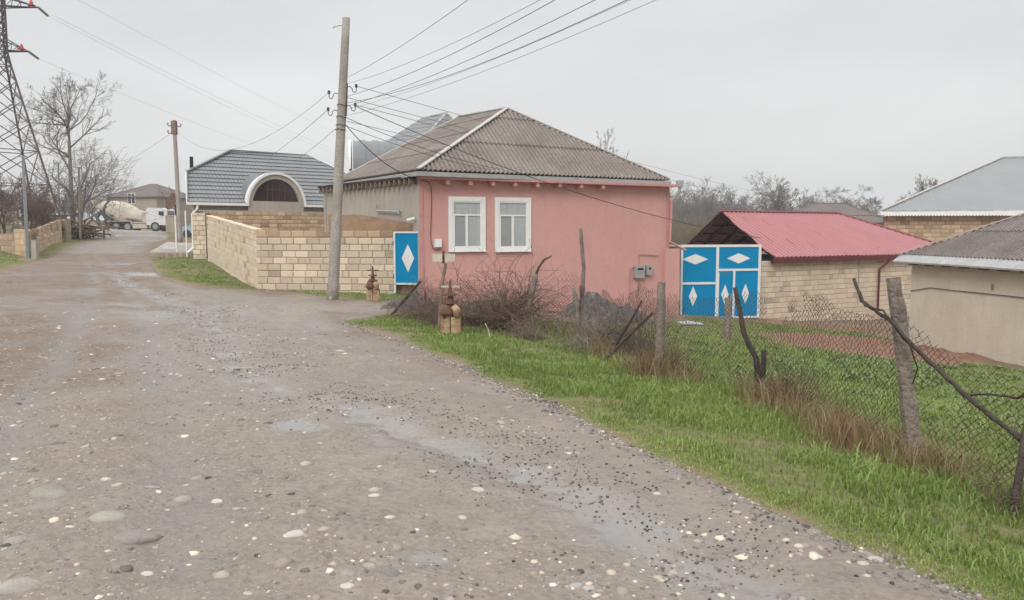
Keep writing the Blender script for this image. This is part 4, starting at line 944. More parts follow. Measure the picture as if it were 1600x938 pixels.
# far woodland and scrub: one mass each, made of many small trees
def wood(name, label, spots, kids, mat_, seed, hgt, forks, rmin, ang=45):
    tm = []
    for k in range(4):
        rg = random.Random(seed+k); out = []
        for f in range(forks): grow(out, Vector((0,0,0)), Vector((rg.gauss(0,.25), rg.gauss(0,.25), 1)), rg.uniform(.7, 1), .014, 0, (.15, .08, ang, .5, kids, rmin), rg)
        b = MB()
        for lev, pts, rad in out: b.tube(pts, rad, 3, cap=False)
        tm.append((np.array(b.v), np.array(b.f)))
    V = []; Fc = []; o = 0; rg = random.Random(seed)
    for (x, y, s) in spots:
        v, f = tm[rg.randrange(4)]; a = rg.uniform(0, 6.28); c_, s_ = math.cos(a), math.sin(a); h = hgt*s
        V.append(np.stack([(v[:,0]*c_-v[:,1]*s_)*h+x, (v[:,0]*s_+v[:,1]*c_)*h+y, v[:,2]*h+g(x, y)], 1)); Fc.append(f+o); o += len(v)
    V = np.concatenate(V); Fc = np.concatenate(Fc)
    me = D.meshes.new(name); me.vertices.add(len(V)); me.vertices.foreach_set('co', V.ravel())
    me.loops.add(Fc.size); me.loops.foreach_set('vertex_index', Fc.ravel().astype(np.int32)); me.polygons.add(len(Fc))
    me.polygons.foreach_set('loop_start', np.arange(0, Fc.size, 4, dtype=np.int32)); me.polygons.foreach_set('loop_total', np.full(len(Fc), 4, np.int32)); me.update()
    tag(link_mesh(name, me, mat_), label, 'woodland' if 'wood' in name else 'scrub', kind='stuff')
sp = []
for i in range(190):
    Y = rnd.uniform(150, 215); px = rnd.uniform(1010, 1560); q = P(px, 350, Y); sp.append((q.x, q.y, rnd.uniform(.7, 1.15)*(1.0 if px < 1160 else .85)))
wood('woodland', 'hazy grey bare woodland along the skyline right of the pink house', sp, (7,6,3), M['twigfar'], 90, 10.5, 3, .0028)
sp = []
for i in range(90):
    Y = rnd.uniform(60, 120); px = rnd.uniform(1020, 1180); q = P(px, 350, Y); sp.append((q.x, q.y, rnd.uniform(.7, 1.2)))
wood('scrub', 'brown dry scrub behind the gate beyond the pink house', sp, (8,6), M['scrub'], 95, 3.4, 8, .004, 40)
sp = []
for i in range(40):
    Y = rnd.uniform(110, 170); px = rnd.uniform(-80, 180); q = P(px, 350, Y); sp.append((q.x, q.y, rnd.uniform(.6, 1.0)))
wood('far_woodland', 'grey bare thicket beyond the truck on the left', sp, (7,6,3), M['twigfar'], 97, 6, 3, .004)

# ------------------------------------------------------------ poles, pylon, wires
def pole(name, base, top, r0, r1, label, m, n=10, grp=None, parts=None):
    t = thing(name, base, label, 'pole', grp); b = Vector(base)-Vector((0,0,.2)); tp = Vector(top)
    mb = MB(); pts = [b.lerp(tp, i/12) for i in range(13)]; mb.tube(pts, [r0+(r1-r0)*i/12 for i in range(13)], n); mb.build('shaft', m, t, smooth=n > 6)
    return t
pb1 = P(519,470,20.4); pt1 = P(541,28,20.4)
pb1.z = g(pb1.x, pb1.y)
tp = pole('utility_pole', pb1, pt1, .155, .10, 'tall leaning concrete pole in front of the pale block wall, the biggest pole', M['concrete'], 8)
def on_pole(py, off=0, Y=20.4):
    f = (470-py)/442; return pb1.lerp(pt1, f)+Vector((off, 0, 0))
def hook(py, side):
    a = on_pole(py, side*.12); s = side
    m = MB(); m.tube([a, a+Vector((s*.07,0,.02)), a+Vector((s*.12,0,-.03)), a+Vector((s*.14,0,-.11)), a+Vector((s*.19,0,-.13)), a+Vector((s*.23,0,-.09)), a+Vector((s*.23,0,.0))], .012, 5)
    h = m.build('hook', M['rust'], tp); m = MB(); c = a+Vector((s*.23,0,-.01)); m.disc_lathe(c, (0,0,1), [(0,.02),(.01,.035),(.035,.04),(.045,.022),(.06,.04),(.085,.035),(.095,.01)], 10); m.build('insulator', M['chassis'], h)
    return c+Vector((0,0,.04))
h1 = hook(134, 1); h2 = hook(163, 1); h3 = hook(144, -1); h4 = hook(170, -1); h5 = on_pole(198, -.13)
m = MB(); a = on_pole(128, .112); b = on_pole(178, .125); bar(m, a, b, .03, .05, Vector((0,1,0))); m.build('channel', M['chassis'], tp)
for py in (162, 180, 193, 200):
    m = MB(); c = on_pole(py); rr_ = .1+.055*(py-28)/442+.008
    m.tube([c+Vector((math.cos(k*.7)*rr_, math.sin(k*.7)*rr_, .02*math.sin(k*1.3))) for k in range(10)], .008, 4, cap=False); m.build('wire_band', M['black'], tp)
m = MB(); a = on_pole(40, -.09); m.tube([a, a+Vector((-.1,0,.0)), a+Vector((-.25,0,-.06)), a+Vector((-.2,0,.0))], .008, 4); m.build('bracket', M['rust'], tp)
m = MB(); c = on_pole(466, .0)+Vector((0,-.16,0)); m.disc_lathe(c, (0,-1,.3), [(0,.05),(.02,.06),(.05,.04)], 8); m.build('base_ring', M['concrete'], tp)
pb2 = P(282,380,47); pb2.z = g(pb2.x, pb2.y); pt2 = P(272,188,47)
t2 = pole('utility_pole', pb2, pt2, .155, .115, 'weathered pole beside the concrete slab, left of the grey tiled house', M['concrete'], 8)
m = MB(); a = pt2+Vector((0,-.02,-.85)); m.box(a+Vector((0,0,.4)), (.28,.28,.8)); m.build('pole_cap', M['wood'], t2)
for s, dy in ((-1, -.3), (-1, -.75), (1, -.35)):
    m = MB(); a = pt2+Vector((s*.2,0,dy)); m.tube([a, a+Vector((s*.15,0,-.05)), a+Vector((s*.2,0,.05))], .03, 5); h = m.build('hook', M['rust'], t2)
    m = MB(); m.disc_lathe(a+Vector((s*.2,0,.05)), (0,0,1), [(0,.04),(.06,.07),(.12,.03)], 8); m.build('insulator', M['ceramicw'], h)
for (bx, by, tx, ty, Y, r, mk, lab) in ((43,402,36,245,37,.085,'steel','grey-blue square metal post standing at the corner of the left block wall'),
        (92,348,91,255,53,.07,'steel','thin grey metal post behind the far end of the left block wall'),(125,364,123,262,52,.085,'bark','pale thin post by the brushwood heap at the foot of the bare tree')):
    a = P(bx, by, Y); a.z = g(a.x, a.y); b = P(tx, ty, Y)
    t = pole('metal_post' if mk == 'steel' else 'timber_post', a, b, r, r*.9, lab, M[mk], 4)
    m = MB(); bar(m, b+Vector((-.25,0,0)), b+Vector((.2,0,.02)), .05, .05); m.build('crosspiece', M[mk], t)

# lattice pylon
pc = P(18,352,70); pc.z = g(pc.x, pc.y); t = thing('electricity_pylon', pc, 'steel lattice electricity pylon with two cross-arms at the top left corner', 'pylon')
def plr(z): return .53+max(0, (17.0-z))*.256
zs = [pc.z-.3, 5.6, 8.6, 11.0, 13.0, 14.7, 16.1, 17.2, 18.2, 19.2, 20.2, 21.2, 22.2, 23.2, 24.2, 25.5, 27]
def corner(i, z): a = i*math.pi/2+R(6); r_ = plr(z); return Vector((pc.x+math.cos(a)*r_, pc.y+math.sin(a)*r_, z))
for i in range(4):
    m = MB(); m.tube([corner(i, z) for z in zs], .10, 4); m.build('leg', M['pylon'], t)
m = MB()
for z0, z1 in zip(zs[:-1], zs[1:]):
    for i in range(4):
        a, b, c, d = corner(i, z0), corner((i+1) % 4, z0), corner(i, z1), corner((i+1) % 4, z1)
        m.tube([a, d], .05, 3, cap=False); m.tube([b, c], .05, 3, cap=False)
        if z0 > 16 or int(z0) in (5, 8): m.tube([a, b], .045, 3, cap=False)
m.build('lattice', M['pylon'], t)
def mp70(px, py, Y=70): return P(px, py, Y)
tips = []
for (tx, ty, zt__, ins) in ((60,12,8,(75,25,85,30)), (45,81,68,(60,92,69,96))):
    tip = mp70(tx, ty); m = MB()
    for i in (0, 1, 3):
        for dz_ in (0, 1.0): m.tube([corner(i, tip.z+.1+dz_), tip], .055, 3, cap=False)
    for f in (.25, .5, .75):
        a = corner(0, tip.z+1.1).lerp(tip, f); b = corner(1, tip.z+.1).lerp(tip, f); c = corner(3, tip.z+.1).lerp(tip, f); m.tube([a, b, c, a], .035, 3, cap=False)
    m.build('cross_arm', M['pylon'], t)
    ltp = Vector((2*pc.x-tip.x, tip.y, tip.z)); m = MB()
    for i in (2, 1, 3):
        for dz_ in (0, 1.0): m.tube([corner(i, tip.z+.1+dz_), ltp], .055, 3, cap=False)
    m.build('cross_arm', M['pylon'], t)
    wb = mp70(tx-11, ty-3); m = MB(); m.disc_lathe(wb, (0,0,1), [(0,.32),(.08,.32),(.1,.18),(.3,.14),(.5,.05)], 8); m.build('marker', M['red'], t)
    e1_ = P(ins[0], ins[1], 72.5); m = MB(); m.tube([tip, e1_], .085, 6)
    for f in range(12): c = tip.lerp(e1_, f/12); m.disc_lathe(c, e1_-tip, [(0,.12),(.06,.12)], 8)
    m.build('insulator_string', M['ceramic'], t)
    tips.append((e1_, P(ins[2], ins[3], 74.5)))
def wire(a, b, sag, r, label, group, m=None, n=26):
    a = Vector(a); b = Vector(b); mb = MB(); pts = []
    for i in range(n+1):
        f = i/n; q = a.lerp(b, f); q.z -= 4*sag*f*(1-f); pts.append(q)
    mb.tube(pts, r, 4, cap=False); o = mb.build('overhead_wire', m or M['wire'], None, at=a, auto=False)
    return tag(o, label, 'wire', group)
gl_ = 'wires on the pylon'
wire(tips[0][0], P(640,268,330), 3.5, .011, 'high-voltage line from the upper pylon arm', gl_)
wire(tips[0][0]+Vector((.4,0,.1)), P(655,272,330), 3.0, .011, 'high-voltage line from the upper pylon arm', gl_)
wire(tips[1][0], P(600,270,330), 3.5, .009, 'high-voltage line from the lower pylon arm', gl_)
wire(P(108,-8,60), P(700,262,330), 3.5, .008, 'faint high-voltage line crossing the sky above the bare tree', gl_)
grp = 'wires running overhead from the tall pole'
for (sy, ex_, sag_, r_, lab) in ((118,690,.10,.0085,'steepest wire from the tall pole, leaving the photo top first'),(128,752,.16,.0065,'second wire from the left rising from the tall pole to the top edge'),(148,770,.18,.0095,'dark wire third from the left rising to the top edge'),
            (158,818,.25,.009,'thick twin wire rising past the pink house roof peak, upper strand'),(163,823,.18,.009,'thick twin wire rising past the pink house roof peak, lower strand'),(168,855,.2,.005,'thin wire second from the right rising to the top edge'),(178,890,.2,.0062,'rightmost wire rising from the tall pole to the top edge')):
    a = on_pole(sy, .14); b = P(ex_, 0, 12.4); wire(a, a+(b-a)*2.6, sag_*3, r_*.62, lab, grp)
wire(h3, P(276,203,47), 1.35, .006, 'sagging wire between the tall pole and the weathered pole', 'wires left of the tall pole')
wire(h4, P(416,247,45), .1, .009, 'upper of two wires dropping from the tall pole behind the grey tiled roof', 'wires left of the tall pole')
wire(h5, P(466,247,45), .05, .008, 'lower of two wires dropping from the tall pole behind the grey tiled roof', 'wires left of the tall pole')
wire(P(268,208,47), P(120,282,80), .5, .010, 'wire running left from the weathered pole towards the bare tree', 'wires left of the tall pole')
for (s_, ey) in ((h1, 318), (on_pole(150, .13), 327), (h2, 334), (on_pole(186,.13), 346)):
    wire(s_, P(1335, ey, 140), 1.0, .007, 'thin wire passing behind the pink roof towards the far wood', 'thin wires towards the far wood')
wire(h2-Vector((0,0,.03)), P(1189,372,28.3), .45, .010, 'dark cable passing in front of the pink wall to the red-roofed shed', 'service cables to the houses', M['black'])
wire(on_pole(178,.02), P(900,280,25.9), .35, .008, 'dark cable from the pole down to the pink house eaves, right one', 'service cables to the houses', M['black'])
wire(on_pole(193,.1), P(872,281,25.6), .25, .007, 'dark cable from the pole down to the pink house eaves, left one', 'service cables to the houses', M['black'])
wire(on_pole(182,-.02), P(642,277,22.6), .22, .013, 'thick black cable from the pole to the left eaves corner of the pink house', 'service cables to the houses', M['black'])

# ------------------------------------------------------------ left wall, slab, dish, truck, car
def stepped_wall():
    a = P(24,403,38.5); b = P(50,405,37.5); c = P(98,377,50)
    t = thing('stepped_block_wall', (b.x, b.y, g(b.x, b.y)), 'yellow block wall with raised piers climbing beside the road on the left', 'wall')
    f1 = Fr(P(-60,400,42), a); f2 = Fr(a, b); f3 = Fr(b, c); cr = MB(); sg = lambda q: g(q.x, q.y)
    m = MB(); blocks(m, cr, f1, 0, f1.len, -.1, P(10,364,40).z, th=.2, Lb=.4, H=.28, gap=.035, lo=.6, hi=.85); m.build('dark_blocks', M['blockyel'], t)
    m = MB(); blocks(m, cr, f2, 0, f2.len, -.1, P(36,358,38).z, th=.3, gap=.02, H=.3, lo=.8); m.build('near_pier', M['blockyel'], t)
    z0, z1 = P(50,374,37.5).z, P(96,360,50).z; s3 = lambda u: (z1-z0)*u/f3.len
    m = MB(); blocks(m, cr, f3, 0, f3.len, lambda u: .1+s3(u)-.3, lambda u: z0+s3(u), th=.2, slope=s3, gap=.02, H=.22, lo=.75); m.build('lower_courses', M['blockyel'], t)
    z2, z3 = P(50,361,37.5).z, P(96,343,50).z
    for k in range(5):
        u0 = f3.len*(k/4.6); m = MB(); blocks(m, cr, f3, u0, min(u0+f3.len*.14, f3.len+.3), lambda u: z0+s3(u)+.012, lambda u: z2+(z3-z2)*u/f3.len, th=.2, slope=s3, gap=.02, H=.22, lo=.7)
        m.build('raised_pier', M['blockyel'], t)
    f4 = Fr(P(89,380,50.3), P(104,379,50)); m = MB(); blocks(m, cr, f4, 0, f4.len, .3, P(96,342,50).z, th=.4, H=.25, gap=.03, lo=.75); m.build('end_pier', M['blockyel'], t)
    cr.build('mortar', M['mortar'], t)
    m = MB(); m.box(P(51,392,37.2), (.45,.2,1.0)); m.build('upright_slab', M['slab'], t)
stepped_wall()
# entrance slab with stone edging
a, b, c, d = P(234,398,36.2), P(312,398,35.6), P(305,381,46), P(262,381,47)
a.z = g(a.x,a.y)+.28; b.z = g(b.x,b.y)+.24; c.z = g(c.x,c.y)+.08; d.z = g(d.x,d.y)+.08; dn = Vector((0,0,-.5))
t = thing('entrance_slab', (a+b)/2-Vector((0,0,.25)), 'raised concrete slab with rough stone edge by the weathered pole', 'platform')
m = MB(); m.hexa([a+dn, b+dn, c+dn, d+dn, a, b, c, d]); m.build('slab', M['slab'], t)
m = MB(); n = 18
for i in range(n):
    q = a.lerp(b, (i+.5)/n)+Vector((0,-.03,-.16)); m.box(q, ((b-a).length/n*.9, .12+rnd.random()*.05, .17+rnd.random()*.05), rnd.uniform(.7,1.1))
m.build('stone_edging', M['stone'], t)
m = MB(); e_ = Vector((0,0,.006)); m.add([a.lerp(d,.18)+e_+Vector((.3,0,0)), b.lerp(c,.18)+e_-Vector((1.2,0,0)), b.lerp(c,.5)+e_-Vector((1.0,0,0)), a.lerp(d,.5)+e_+Vector((.3,0,0))], [(0,1,2,3)]); m.build('light_patch', M['ridge'], t)
# rusty dish
dc = P(268,315,50); t = thing('satellite_dish', (dc.x+.1, dc.y+.3, g(dc.x, dc.y)), 'rusty brown satellite dish half hidden by the weathered pole', 'dish')
m = MB(); ax_ = Vector((-.55,-.75,.35)); m.disc_lathe(dc, ax_, [(-.16,.05),(-.13,.2),(-.06,.4),(.02,.58),(.03,.58),(-.05,.4),(-.12,.2),(-.14,.02)], 24); m.build('reflector', M['rust'], t, smooth=True)
m = MB(); m.tube([dc-ax_*.1, Vector((dc.x+.1, dc.y+.35, dc.z-.3)), Vector((dc.x+.1, dc.y+.35, g(dc.x, dc.y)-.2))], .06, 6); m.build('mast', M['rust'], t)
m = MB(); m.tube([dc+Vector((0,0,.5)), dc+ax_*.7+Vector((0,0,.35)), dc+Vector((0,0,-.5))], .02, 4); m.tube([dc+Vector((.1,0,.5)), dc+Vector((-.15,0,1.0))], .02, 4); m.build('feed_arm', M['rust'], t)

def truck():
    Y = 86; o = P(199,361.5,Y); o.z = g(o.x, o.y)+.02
    t = thing('mixer_truck', o, 'concrete mixer truck with dusty cream drum and white cab at the end of the road', 'truck')
    s = Y/F                                               # metres per photo pixel at its distance
    def q(px, py, w=0): return Vector((o.x+(px-199)*s, o.y+w, o.z+(361.5-py)*s))
    def bx(m, x0, x1, y0, y1, w0, w1): m.box(((q(x0,0).x+q(x1,0).x)/2, o.y+(w0+w1)/2, (q(0,y0).z+q(0,y1).z)/2), ((x1-x0)*s, abs(w1-w0), abs(y1-y0)*s))
    for (px) in (190, 207.5, 250):
        for w in (-1.0, 1.0):
            m = MB(); c = q(px, 354.2, w); m.disc_lathe(c-Vector((0,.16,0)), (0,1,0), [(0,.32),(.0,.48),(.04,.53),(.28,.53),(.32,.48),(.32,.3)], 22); wl = m.build('wheel', M['tyre'], t, smooth=False)
            m = MB(); m.disc_lathe(c-Vector((0,.17,0)), (0,1,0), [(-.01,.12),(0,.30),(.06,.27)], 16); m.build('rim', M['steel'], wl)
    m = MB(); bx(m, 166, 262, 344, 349, -.45, .45); bx(m, 172, 176, 338, 356, -.9, .9); m.build('chassis_frame', M['chassis'], t)
    m = MB()
    pts = [(177,347),(180,346),(213,346),(215,352)]
    for (a_, b_) in zip(pts[:-1], pts[1:]): bar(m, q(a_[0],a_[1],-.95), q(b_[0],b_[1],-.95), .7, .06, Vector((0,0,1)))
    m.build('mudguard', M['drum'], t)
    m = MB(); bx(m, 215, 237, 350, 357, -1.1, -.6); bx(m, 215, 237, 347, 349, -1.1, .9); m.build('side_rail', M['drum'], t)
    A = q(160, 321); B = q(231, 346); ax = (B-A); ln = ax.length; prof = [(0,.55),(.05,.62),(.13,.66),(.16,.78),(.30,1.07),(.44,1.17),(.58,1.15),(.74,.98),(.88,.72),(.96,.60),(1,.5)]
    m = MB(); m.disc_lathe(A, ax, [(f*ln, r) for f, r in prof], 32); dr = m.build('drum', M['drum'], t, smooth=True)
    m = MB(); m.disc_lathe(A, ax, [(.14*ln,.70),(.14*ln,.84),(.175*ln,.9),(.175*ln,.7)], 32); m.build('roller_ring', M['chassis'], dr)
    m = MB(); m.prism([q(164,352,-.9), q(180,340,-.9), q(184,350,-.9), q(176,352,-.9)], (0,1.8,0)); m.prism([q(160,330,-.5), q(176,333,-.5), q(177,350,-.5), q(172,350,-.5)], (0,1.0,0)); m.build('rear_frame', M['chassis'], t)
    m = MB(); m.hexa([q(153,324,-.5), q(163,327,-.5), q(163,327,.5), q(153,324,.5), q(150,314,-.7), q(164,312,-.7), q(164,312,.7), q(150,314,.7)]); m.build('hopper', M['drum'], t)
    m = MB(); m.tube([q(157,334,0), q(156,340,-.4), q(160,350,-.6)], .2, 8); m.build('chute', M['chassis'], t)
    m = MB(); m.prism([q(180,338,-1.0), q(178,335,-1.0), q(232,347,-1.0), q(232,349,-1.0)], (0,2.0,0)); m.build('drum_cradle', M['chassis'], t)
    m = MB()
    for a_, b_ in (((238,333),(262,339)),((262,339),(240,345)),((243,335),(243,352)),((256,341),(257,352)),((228,330),(240,333))): bar(m, q(*a_, -1.15), q(*b_, -1.15), .08, .1)
    m.build('ladder_frame', M['white'], t)
    m = MB(); m.prism([q(237,352,-1.15), q(266,352,-1.15), q(268,342,-1.15), q(266.5,328.5,-1.15), q(262,326,-1.15), q(240,325.5,-1.15), q(237,328,-1.15)], (0,2.3,0)); cb_ = m.build('cab', M['whitepaint'], t)
    m = MB(); bx(m, 256, 264, 331, 338, -1.16, -1.152); m.build('side_window', M['darkglass'], cb_)
    m = MB(); m.hexa([q(266.6,340,-.95), q(268.2,340,-.95), q(268.2,340,.95), q(266.6,340,.95), q(266,330,-.95), q(267,330,-.95), q(267,330,.95), q(266,330,.95)]); m.build('windscreen', M['darkglass'], cb_)
    m = MB(); bx(m, 269.0, 270.5, 329, 336, -1.5, -1.25); bx(m, 265, 270, 328, 329.3, -1.4, -1.1); m.build('mirror', M['white'], cb_)
    m = MB(); bx(m, 228, 238, 333, 350, -.8, .8); m.build('water_tank', M['drum'], t)
truck()
def car():
    o = P(300,357,64); o.z = g(o.x, o.y); t = thing('parked_car', o, 'pale blue car end glimpsed between the weathered pole and the white posts', 'car')
    def q(x, z, w): return o+Vector((x-.9, w, z))
    pr_ = [(0,.3),(0,.75),(.15,.85),(.9,.95),(1.5,1.4),(2.9,1.42),(3.6,1.0),(4.1,.95),(4.2,.35)]
    m = MB(); m.prism([q(x, z, -.8) for x, z in pr_], (0,1.6,0)); b = m.build('body', mat('pale_blue_car_paint', (.42,.50,.55), None, 2, .3, 0, spec=.6), t)
    m = MB(); m.prism([q(x, z, -.81) for x, z in ((1.1,.97),(1.55,1.33),(2.85,1.35),(3.35,1.0))], (0,.005,0)); m.build('side_window', M['darkglass'], b)
    for x in (.8, 3.4):
        for w in (-.75, .75): m = MB(); m.disc_lathe(q(x, .31, w), (0,1,0), [(-.1,.2),(-.1,.31),(.1,.31),(.1,.2)], 16); m.build('wheel', M['tyre'], t)
car()
# brushwood heap at the tree's foot
bp_ = P(128,360,54); bp_.z = g(bp_.x, bp_.y); t = thing('brushwood_heap', bp_, 'heap of broken boards and branches at the foot of the bare tree', 'wood pile'); m = MB()
rg = random.Random(3)
for i in range(60):
    c = bp_+Vector((rg.gauss(0,.9), rg.gauss(0,.7), rg.uniform(.0,.9))); d_ = Vector((rg.gauss(0,1), rg.gauss(0,.6), rg.gauss(0,.35))).normalized()*rg.uniform(.5,1.5); m.tube([c-d_, c+d_*.3+Vector((0,0,.1)), c+d_], [.05,.045,.02], 4)
m.build('branches', M['twigdark'], t)
m = MB(); 
for i in range(7):
    c = bp_+Vector((rg.gauss(0,.8), rg.gauss(-.4,.4), rg.uniform(.2,.7))); bar(m, c-Vector((.8,0,rg.uniform(-.2,.4))), c+Vector((.8,0,.1)), .3, .04)
m.build('boards', M['rust'], t)

# ------------------------------------------------------------ fence along the verge
FN = [(612,490,16.6,.15),(640,490,16.3,.7),(705,492,15.9,.85),(770,500,15.4,.80),(835,510,15.0,1.0),(905,527,14.8,1.15),(1030,600,10.2,1.20),(1190,640,8.5,1.25),(1290,690,7.0,1.40),(1400,735,6.0,1.20),(1440,742,5.85,1.12),(1600,810,5.0,.85),(1750,860,4.5,.8)]
fpts = []
for (px, py, Y, h) in FN:
    q = P(px, py, Y); fpts.append((q.x, q.y, h))
fpts = np.array(fpts); sdist_ = np.r_[0, np.cumsum(np.hypot(np.diff(fpts[:,0]), np.diff(fpts[:,1])))]
t_f = thing('chain_link_fence', GX(fpts[6]), 'sagging rusty chain-link fence on old crooked posts along the grass verge', 'fence')
def mesh_net(root, s0, s1, seed, w=.032, hz=.030, rad=.0022, topn=.22, lean=.10):
    rs_m = np.random.RandomState(seed); ncol = int((s1-s0)/w); V = []; Fc = []; o = 0
    rows = 50; allp = []
    for i in range(ncol):
        kk = np.arange(rows); par = (kk+i) % 2
        s = s0+(i+par)*w+(fbm(kk*.31+seed, kk*0+i*.05, 2, 3)-.5)*.02
        z = kk*hz
        jx = (fbm(s*2.2, z*2.2, 3, seed)-.5); jy = (fbm(s*1.3+9, z*1.3, 3, seed+5)-.5); jz = (fbm(s*2.0+31, z*2.0, 3, seed+7)-.5)
        h = np.interp(s, sdist_, fpts[:,2])*(1+(fbm(s*1.1, s*0+3, 3, seed+3)-.5)*topn*2) + (fbm(s*9, s*0, 2, seed+4)-.5)*.10
        ss = s+jx*.13
        x = np.interp(ss, sdist_, fpts[:,0]); y = np.interp(ss, sdist_, fpts[:,1])
        hm = float(h.mean()); wave = z/max(hm, .3)
        x = x + jy*.22*wave - .0*z; y = y + jy*.22*wave
        zz_ = gz(x, y)-.02+z*(1-.18*np.clip(jz*2, 0, 1)*wave) + jz*.08
        pj = (rs_m.rand(rows)-.5)*.018; x = x+pj; zz_ = zz_+(rs_m.rand(rows)-.5)*.016; tear = fbm(s*3.3, z*3.3, 3, seed+11) > .70
        n = int(np.argmax(z > hm)) or rows
        pts = np.stack([x, y, zz_], 1)[:n]; tr = tear[:n]
        if len(pts) < 2: continue
        a = pts[:-1][~tr[:-1]]; b = pts[1:][~tr[:-1]]
        allp.append((a, b))
    A = np.concatenate([a for a, _ in allp]); B = np.concatenate([b for _, b in allp])
    d = B-A; d /= np.linalg.norm(d, axis=1)[:, None]+1e-9
    u = np.cross(d, np.array([0.3, 1.0, .2])); u /= np.linalg.norm(u, axis=1)[:, None]; v = np.cross(d, u)
    n = len(A); vs = np.empty((n, 6, 3))
    for k in range(3):
        c_, s_ = math.cos(k*2.094)*rad, math.sin(k*2.094)*rad; vs[:, k] = A+u*c_+v*s_-d*.002; vs[:, k+3] = B+u*c_+v*s_+d*.002
    base = np.arange(n)[:, None]*6; f = np.concatenate([base+np.array([[k, (k+1) % 3, (k+1) % 3+3, k+3]]) for k in range(3)], 0)
    o0 = origin(root); V = vs.reshape(-1, 3)-np.array(o0)
    me = D.meshes.new('wire_mesh'); me.vertices.add(len(V)); me.vertices.foreach_set('co', V.ravel()); me.loops.add(f.size); me.loops.foreach_set('vertex_index', f.ravel().astype(np.int32))
    me.polygons.add(len(f)); me.polygons.foreach_set('loop_start', np.arange(0, f.size, 4, dtype=np.int32)); me.polygons.foreach_set('loop_total', np.full(len(f), 4, np.int32)); me.update()
    return link_mesh('wire_mesh', me, M['wiremesh'], root)
mesh_net(t_f, .3, sdist_[-1]-.1, 101)
mesh_net(t_f, .2, sdist_[5], 140, w=.036, hz=.034)
def crooked(pts, r, mk, name='post', root=t_f, n=8, flat=False):
    m = MB(); q = [P(*p) for p in pts]; gg = g(q[-1].x, q[-1].y)-.15; q[-1].z = min(q[-1].z, gg) if name == 'post' else q[-1].z
    out = []; 
    for a, b in zip(q[:-1], q[1:]):
        ns = max(2, int((b-a).length/.12))
        for i in range(ns): out.append(a.lerp(b, i/ns)+Vector((rnd.gauss(0,.004), rnd.gauss(0,.004), 0)))
    out.append(q[-1]); nn = len(out); m.tube(out, [np.interp(i/(nn-1), [0, 1], r)*rnd.uniform(.9, 1.1) for i in range(nn)], n); return m.build(name, M[mk], root, smooth=n > 6)
crooked([(1397,434,6.0),(1412,560,5.95),(1438,735,5.85)], (.055,.066), 'oldpost', n=6)
crooked([(1034,441,10.2),(1032,520,10.2),(1028,598,10.2)], (.058,.066), 'oldpost', n=6)
crooked([(907,357,14.8),(912,420,14.8),(909,470,14.8),(902,530,14.8)], (.032,.05), 'oldpost')
crooked([(896,450,14.7),(902,480,14.7),(903,530,14.7)], (.035,.055), 'oldpost')
crooked([(837,428,15.0),(828,470,15.0),(820,512,15.0)], (.055,.05), 'oldpost')
crooked([(1149,449,8.9),(1162,520,8.8),(1182,560,8.7),(1189,622,8.6)], (.025,.045), 'branch')
crooked([(1194,548,8.6),(1192,580,8.6),(1194,622,8.6)], (.03,.045), 'branch')
crooked([(696,412,14.6),(690,445,14.6),(686,500,14.6)], (.03,.04), 'wood')
crooked([(1606,650,4.95),(1596,720,4.85),(1579,797,4.75)], (.02,.026), 'branch')
crooked([(665,455,16.0),(664,490,16.0)], (.022,.022), 'rust', n=5)
crooked([(1138,466,20),(1137,505,20)], (.09,.1), 'oldpost')
o_ = crooked([(657,440,16.2),(635,465,16.3),(612,492,16.5)], (.03,.035), 'branch', 'brace')
def branch(label, pts, r, mk='branch', extra=()):
    m = MB(); q = [P(*p) for p in pts]; out = []
    for a, b in zip(q[:-1], q[1:]):
        ns = max(2, int((b-a).length/.05))
        for i in range(ns): out.append(a.lerp(b, i/ns)+Vector((rnd.gauss(0,.003),)*3))
    out.append(q[-1]); nn = len(out); m.tube(out, [np.interp(i/(nn-1), [0, 1], r)*rnd.uniform(.85, 1.15) for i in range(nn)], 7)
    o = m.build('dead_branch', M[mk], None, at=out[-1], smooth=True); return tag(o, label, 'branch')
branch('long dark dead branch slanting down across the fence past the big concrete post', [(1334,436,6.5),(1346,470,6.4),(1375,490,6.2),(1398,506,5.9),(1412,528,5.78),(1440,552,5.7),(1500,610,5.4),(1555,655,5.15),(1600,690,4.95),(1700,742,4.6)], (.014,.021))
branch('thin vine stem wrapped round the upper part of the slanting dead branch', [(1340,452,6.4),(1352,478,6.3),(1380,486,6.1),(1402,512,5.82),(1420,535,5.7),(1434,575,5.75),(1426,600,5.8)], (.010,.005))
branch('short dead branch sticking in from the right edge of the photo', [(1515,619,5.6),(1545,616,5.5),(1575,620,5.4),(1590,623,5.3),(1605,612,5.25),(1660,590,5.0)], (.006,.016))
branch('pale dry twig near the right edge below the short branch', [(1580,655,5.2),(1588,668,5.15),(1594,678,5.1),(1606,682,5.0)], (.004,.007), 'wood')
branch('dark stick leaning on the fence left of the middle concrete post', [(1003,470,12.0),(985,502,12.1),(962,540,12.2)], (.016,.026))
branch('longer dark stick crossing behind the first leaning stick', [(1021,489,11.4),(985,522,11.6),(945,564,11.8)], (.018,.03))
branch('forked dead branch on top of the leaning post by the bramble clump', [(836,432,15.0),(842,418,15.0),(850,406,15.0),(862,400,15.0)], (.03,.012))
branch('bare white stalk standing in the grass beside the painted gas riser', [(758,505,13.2),(763,515,13.2),(766,530,13.2)], (.006,.011), 'ridge')
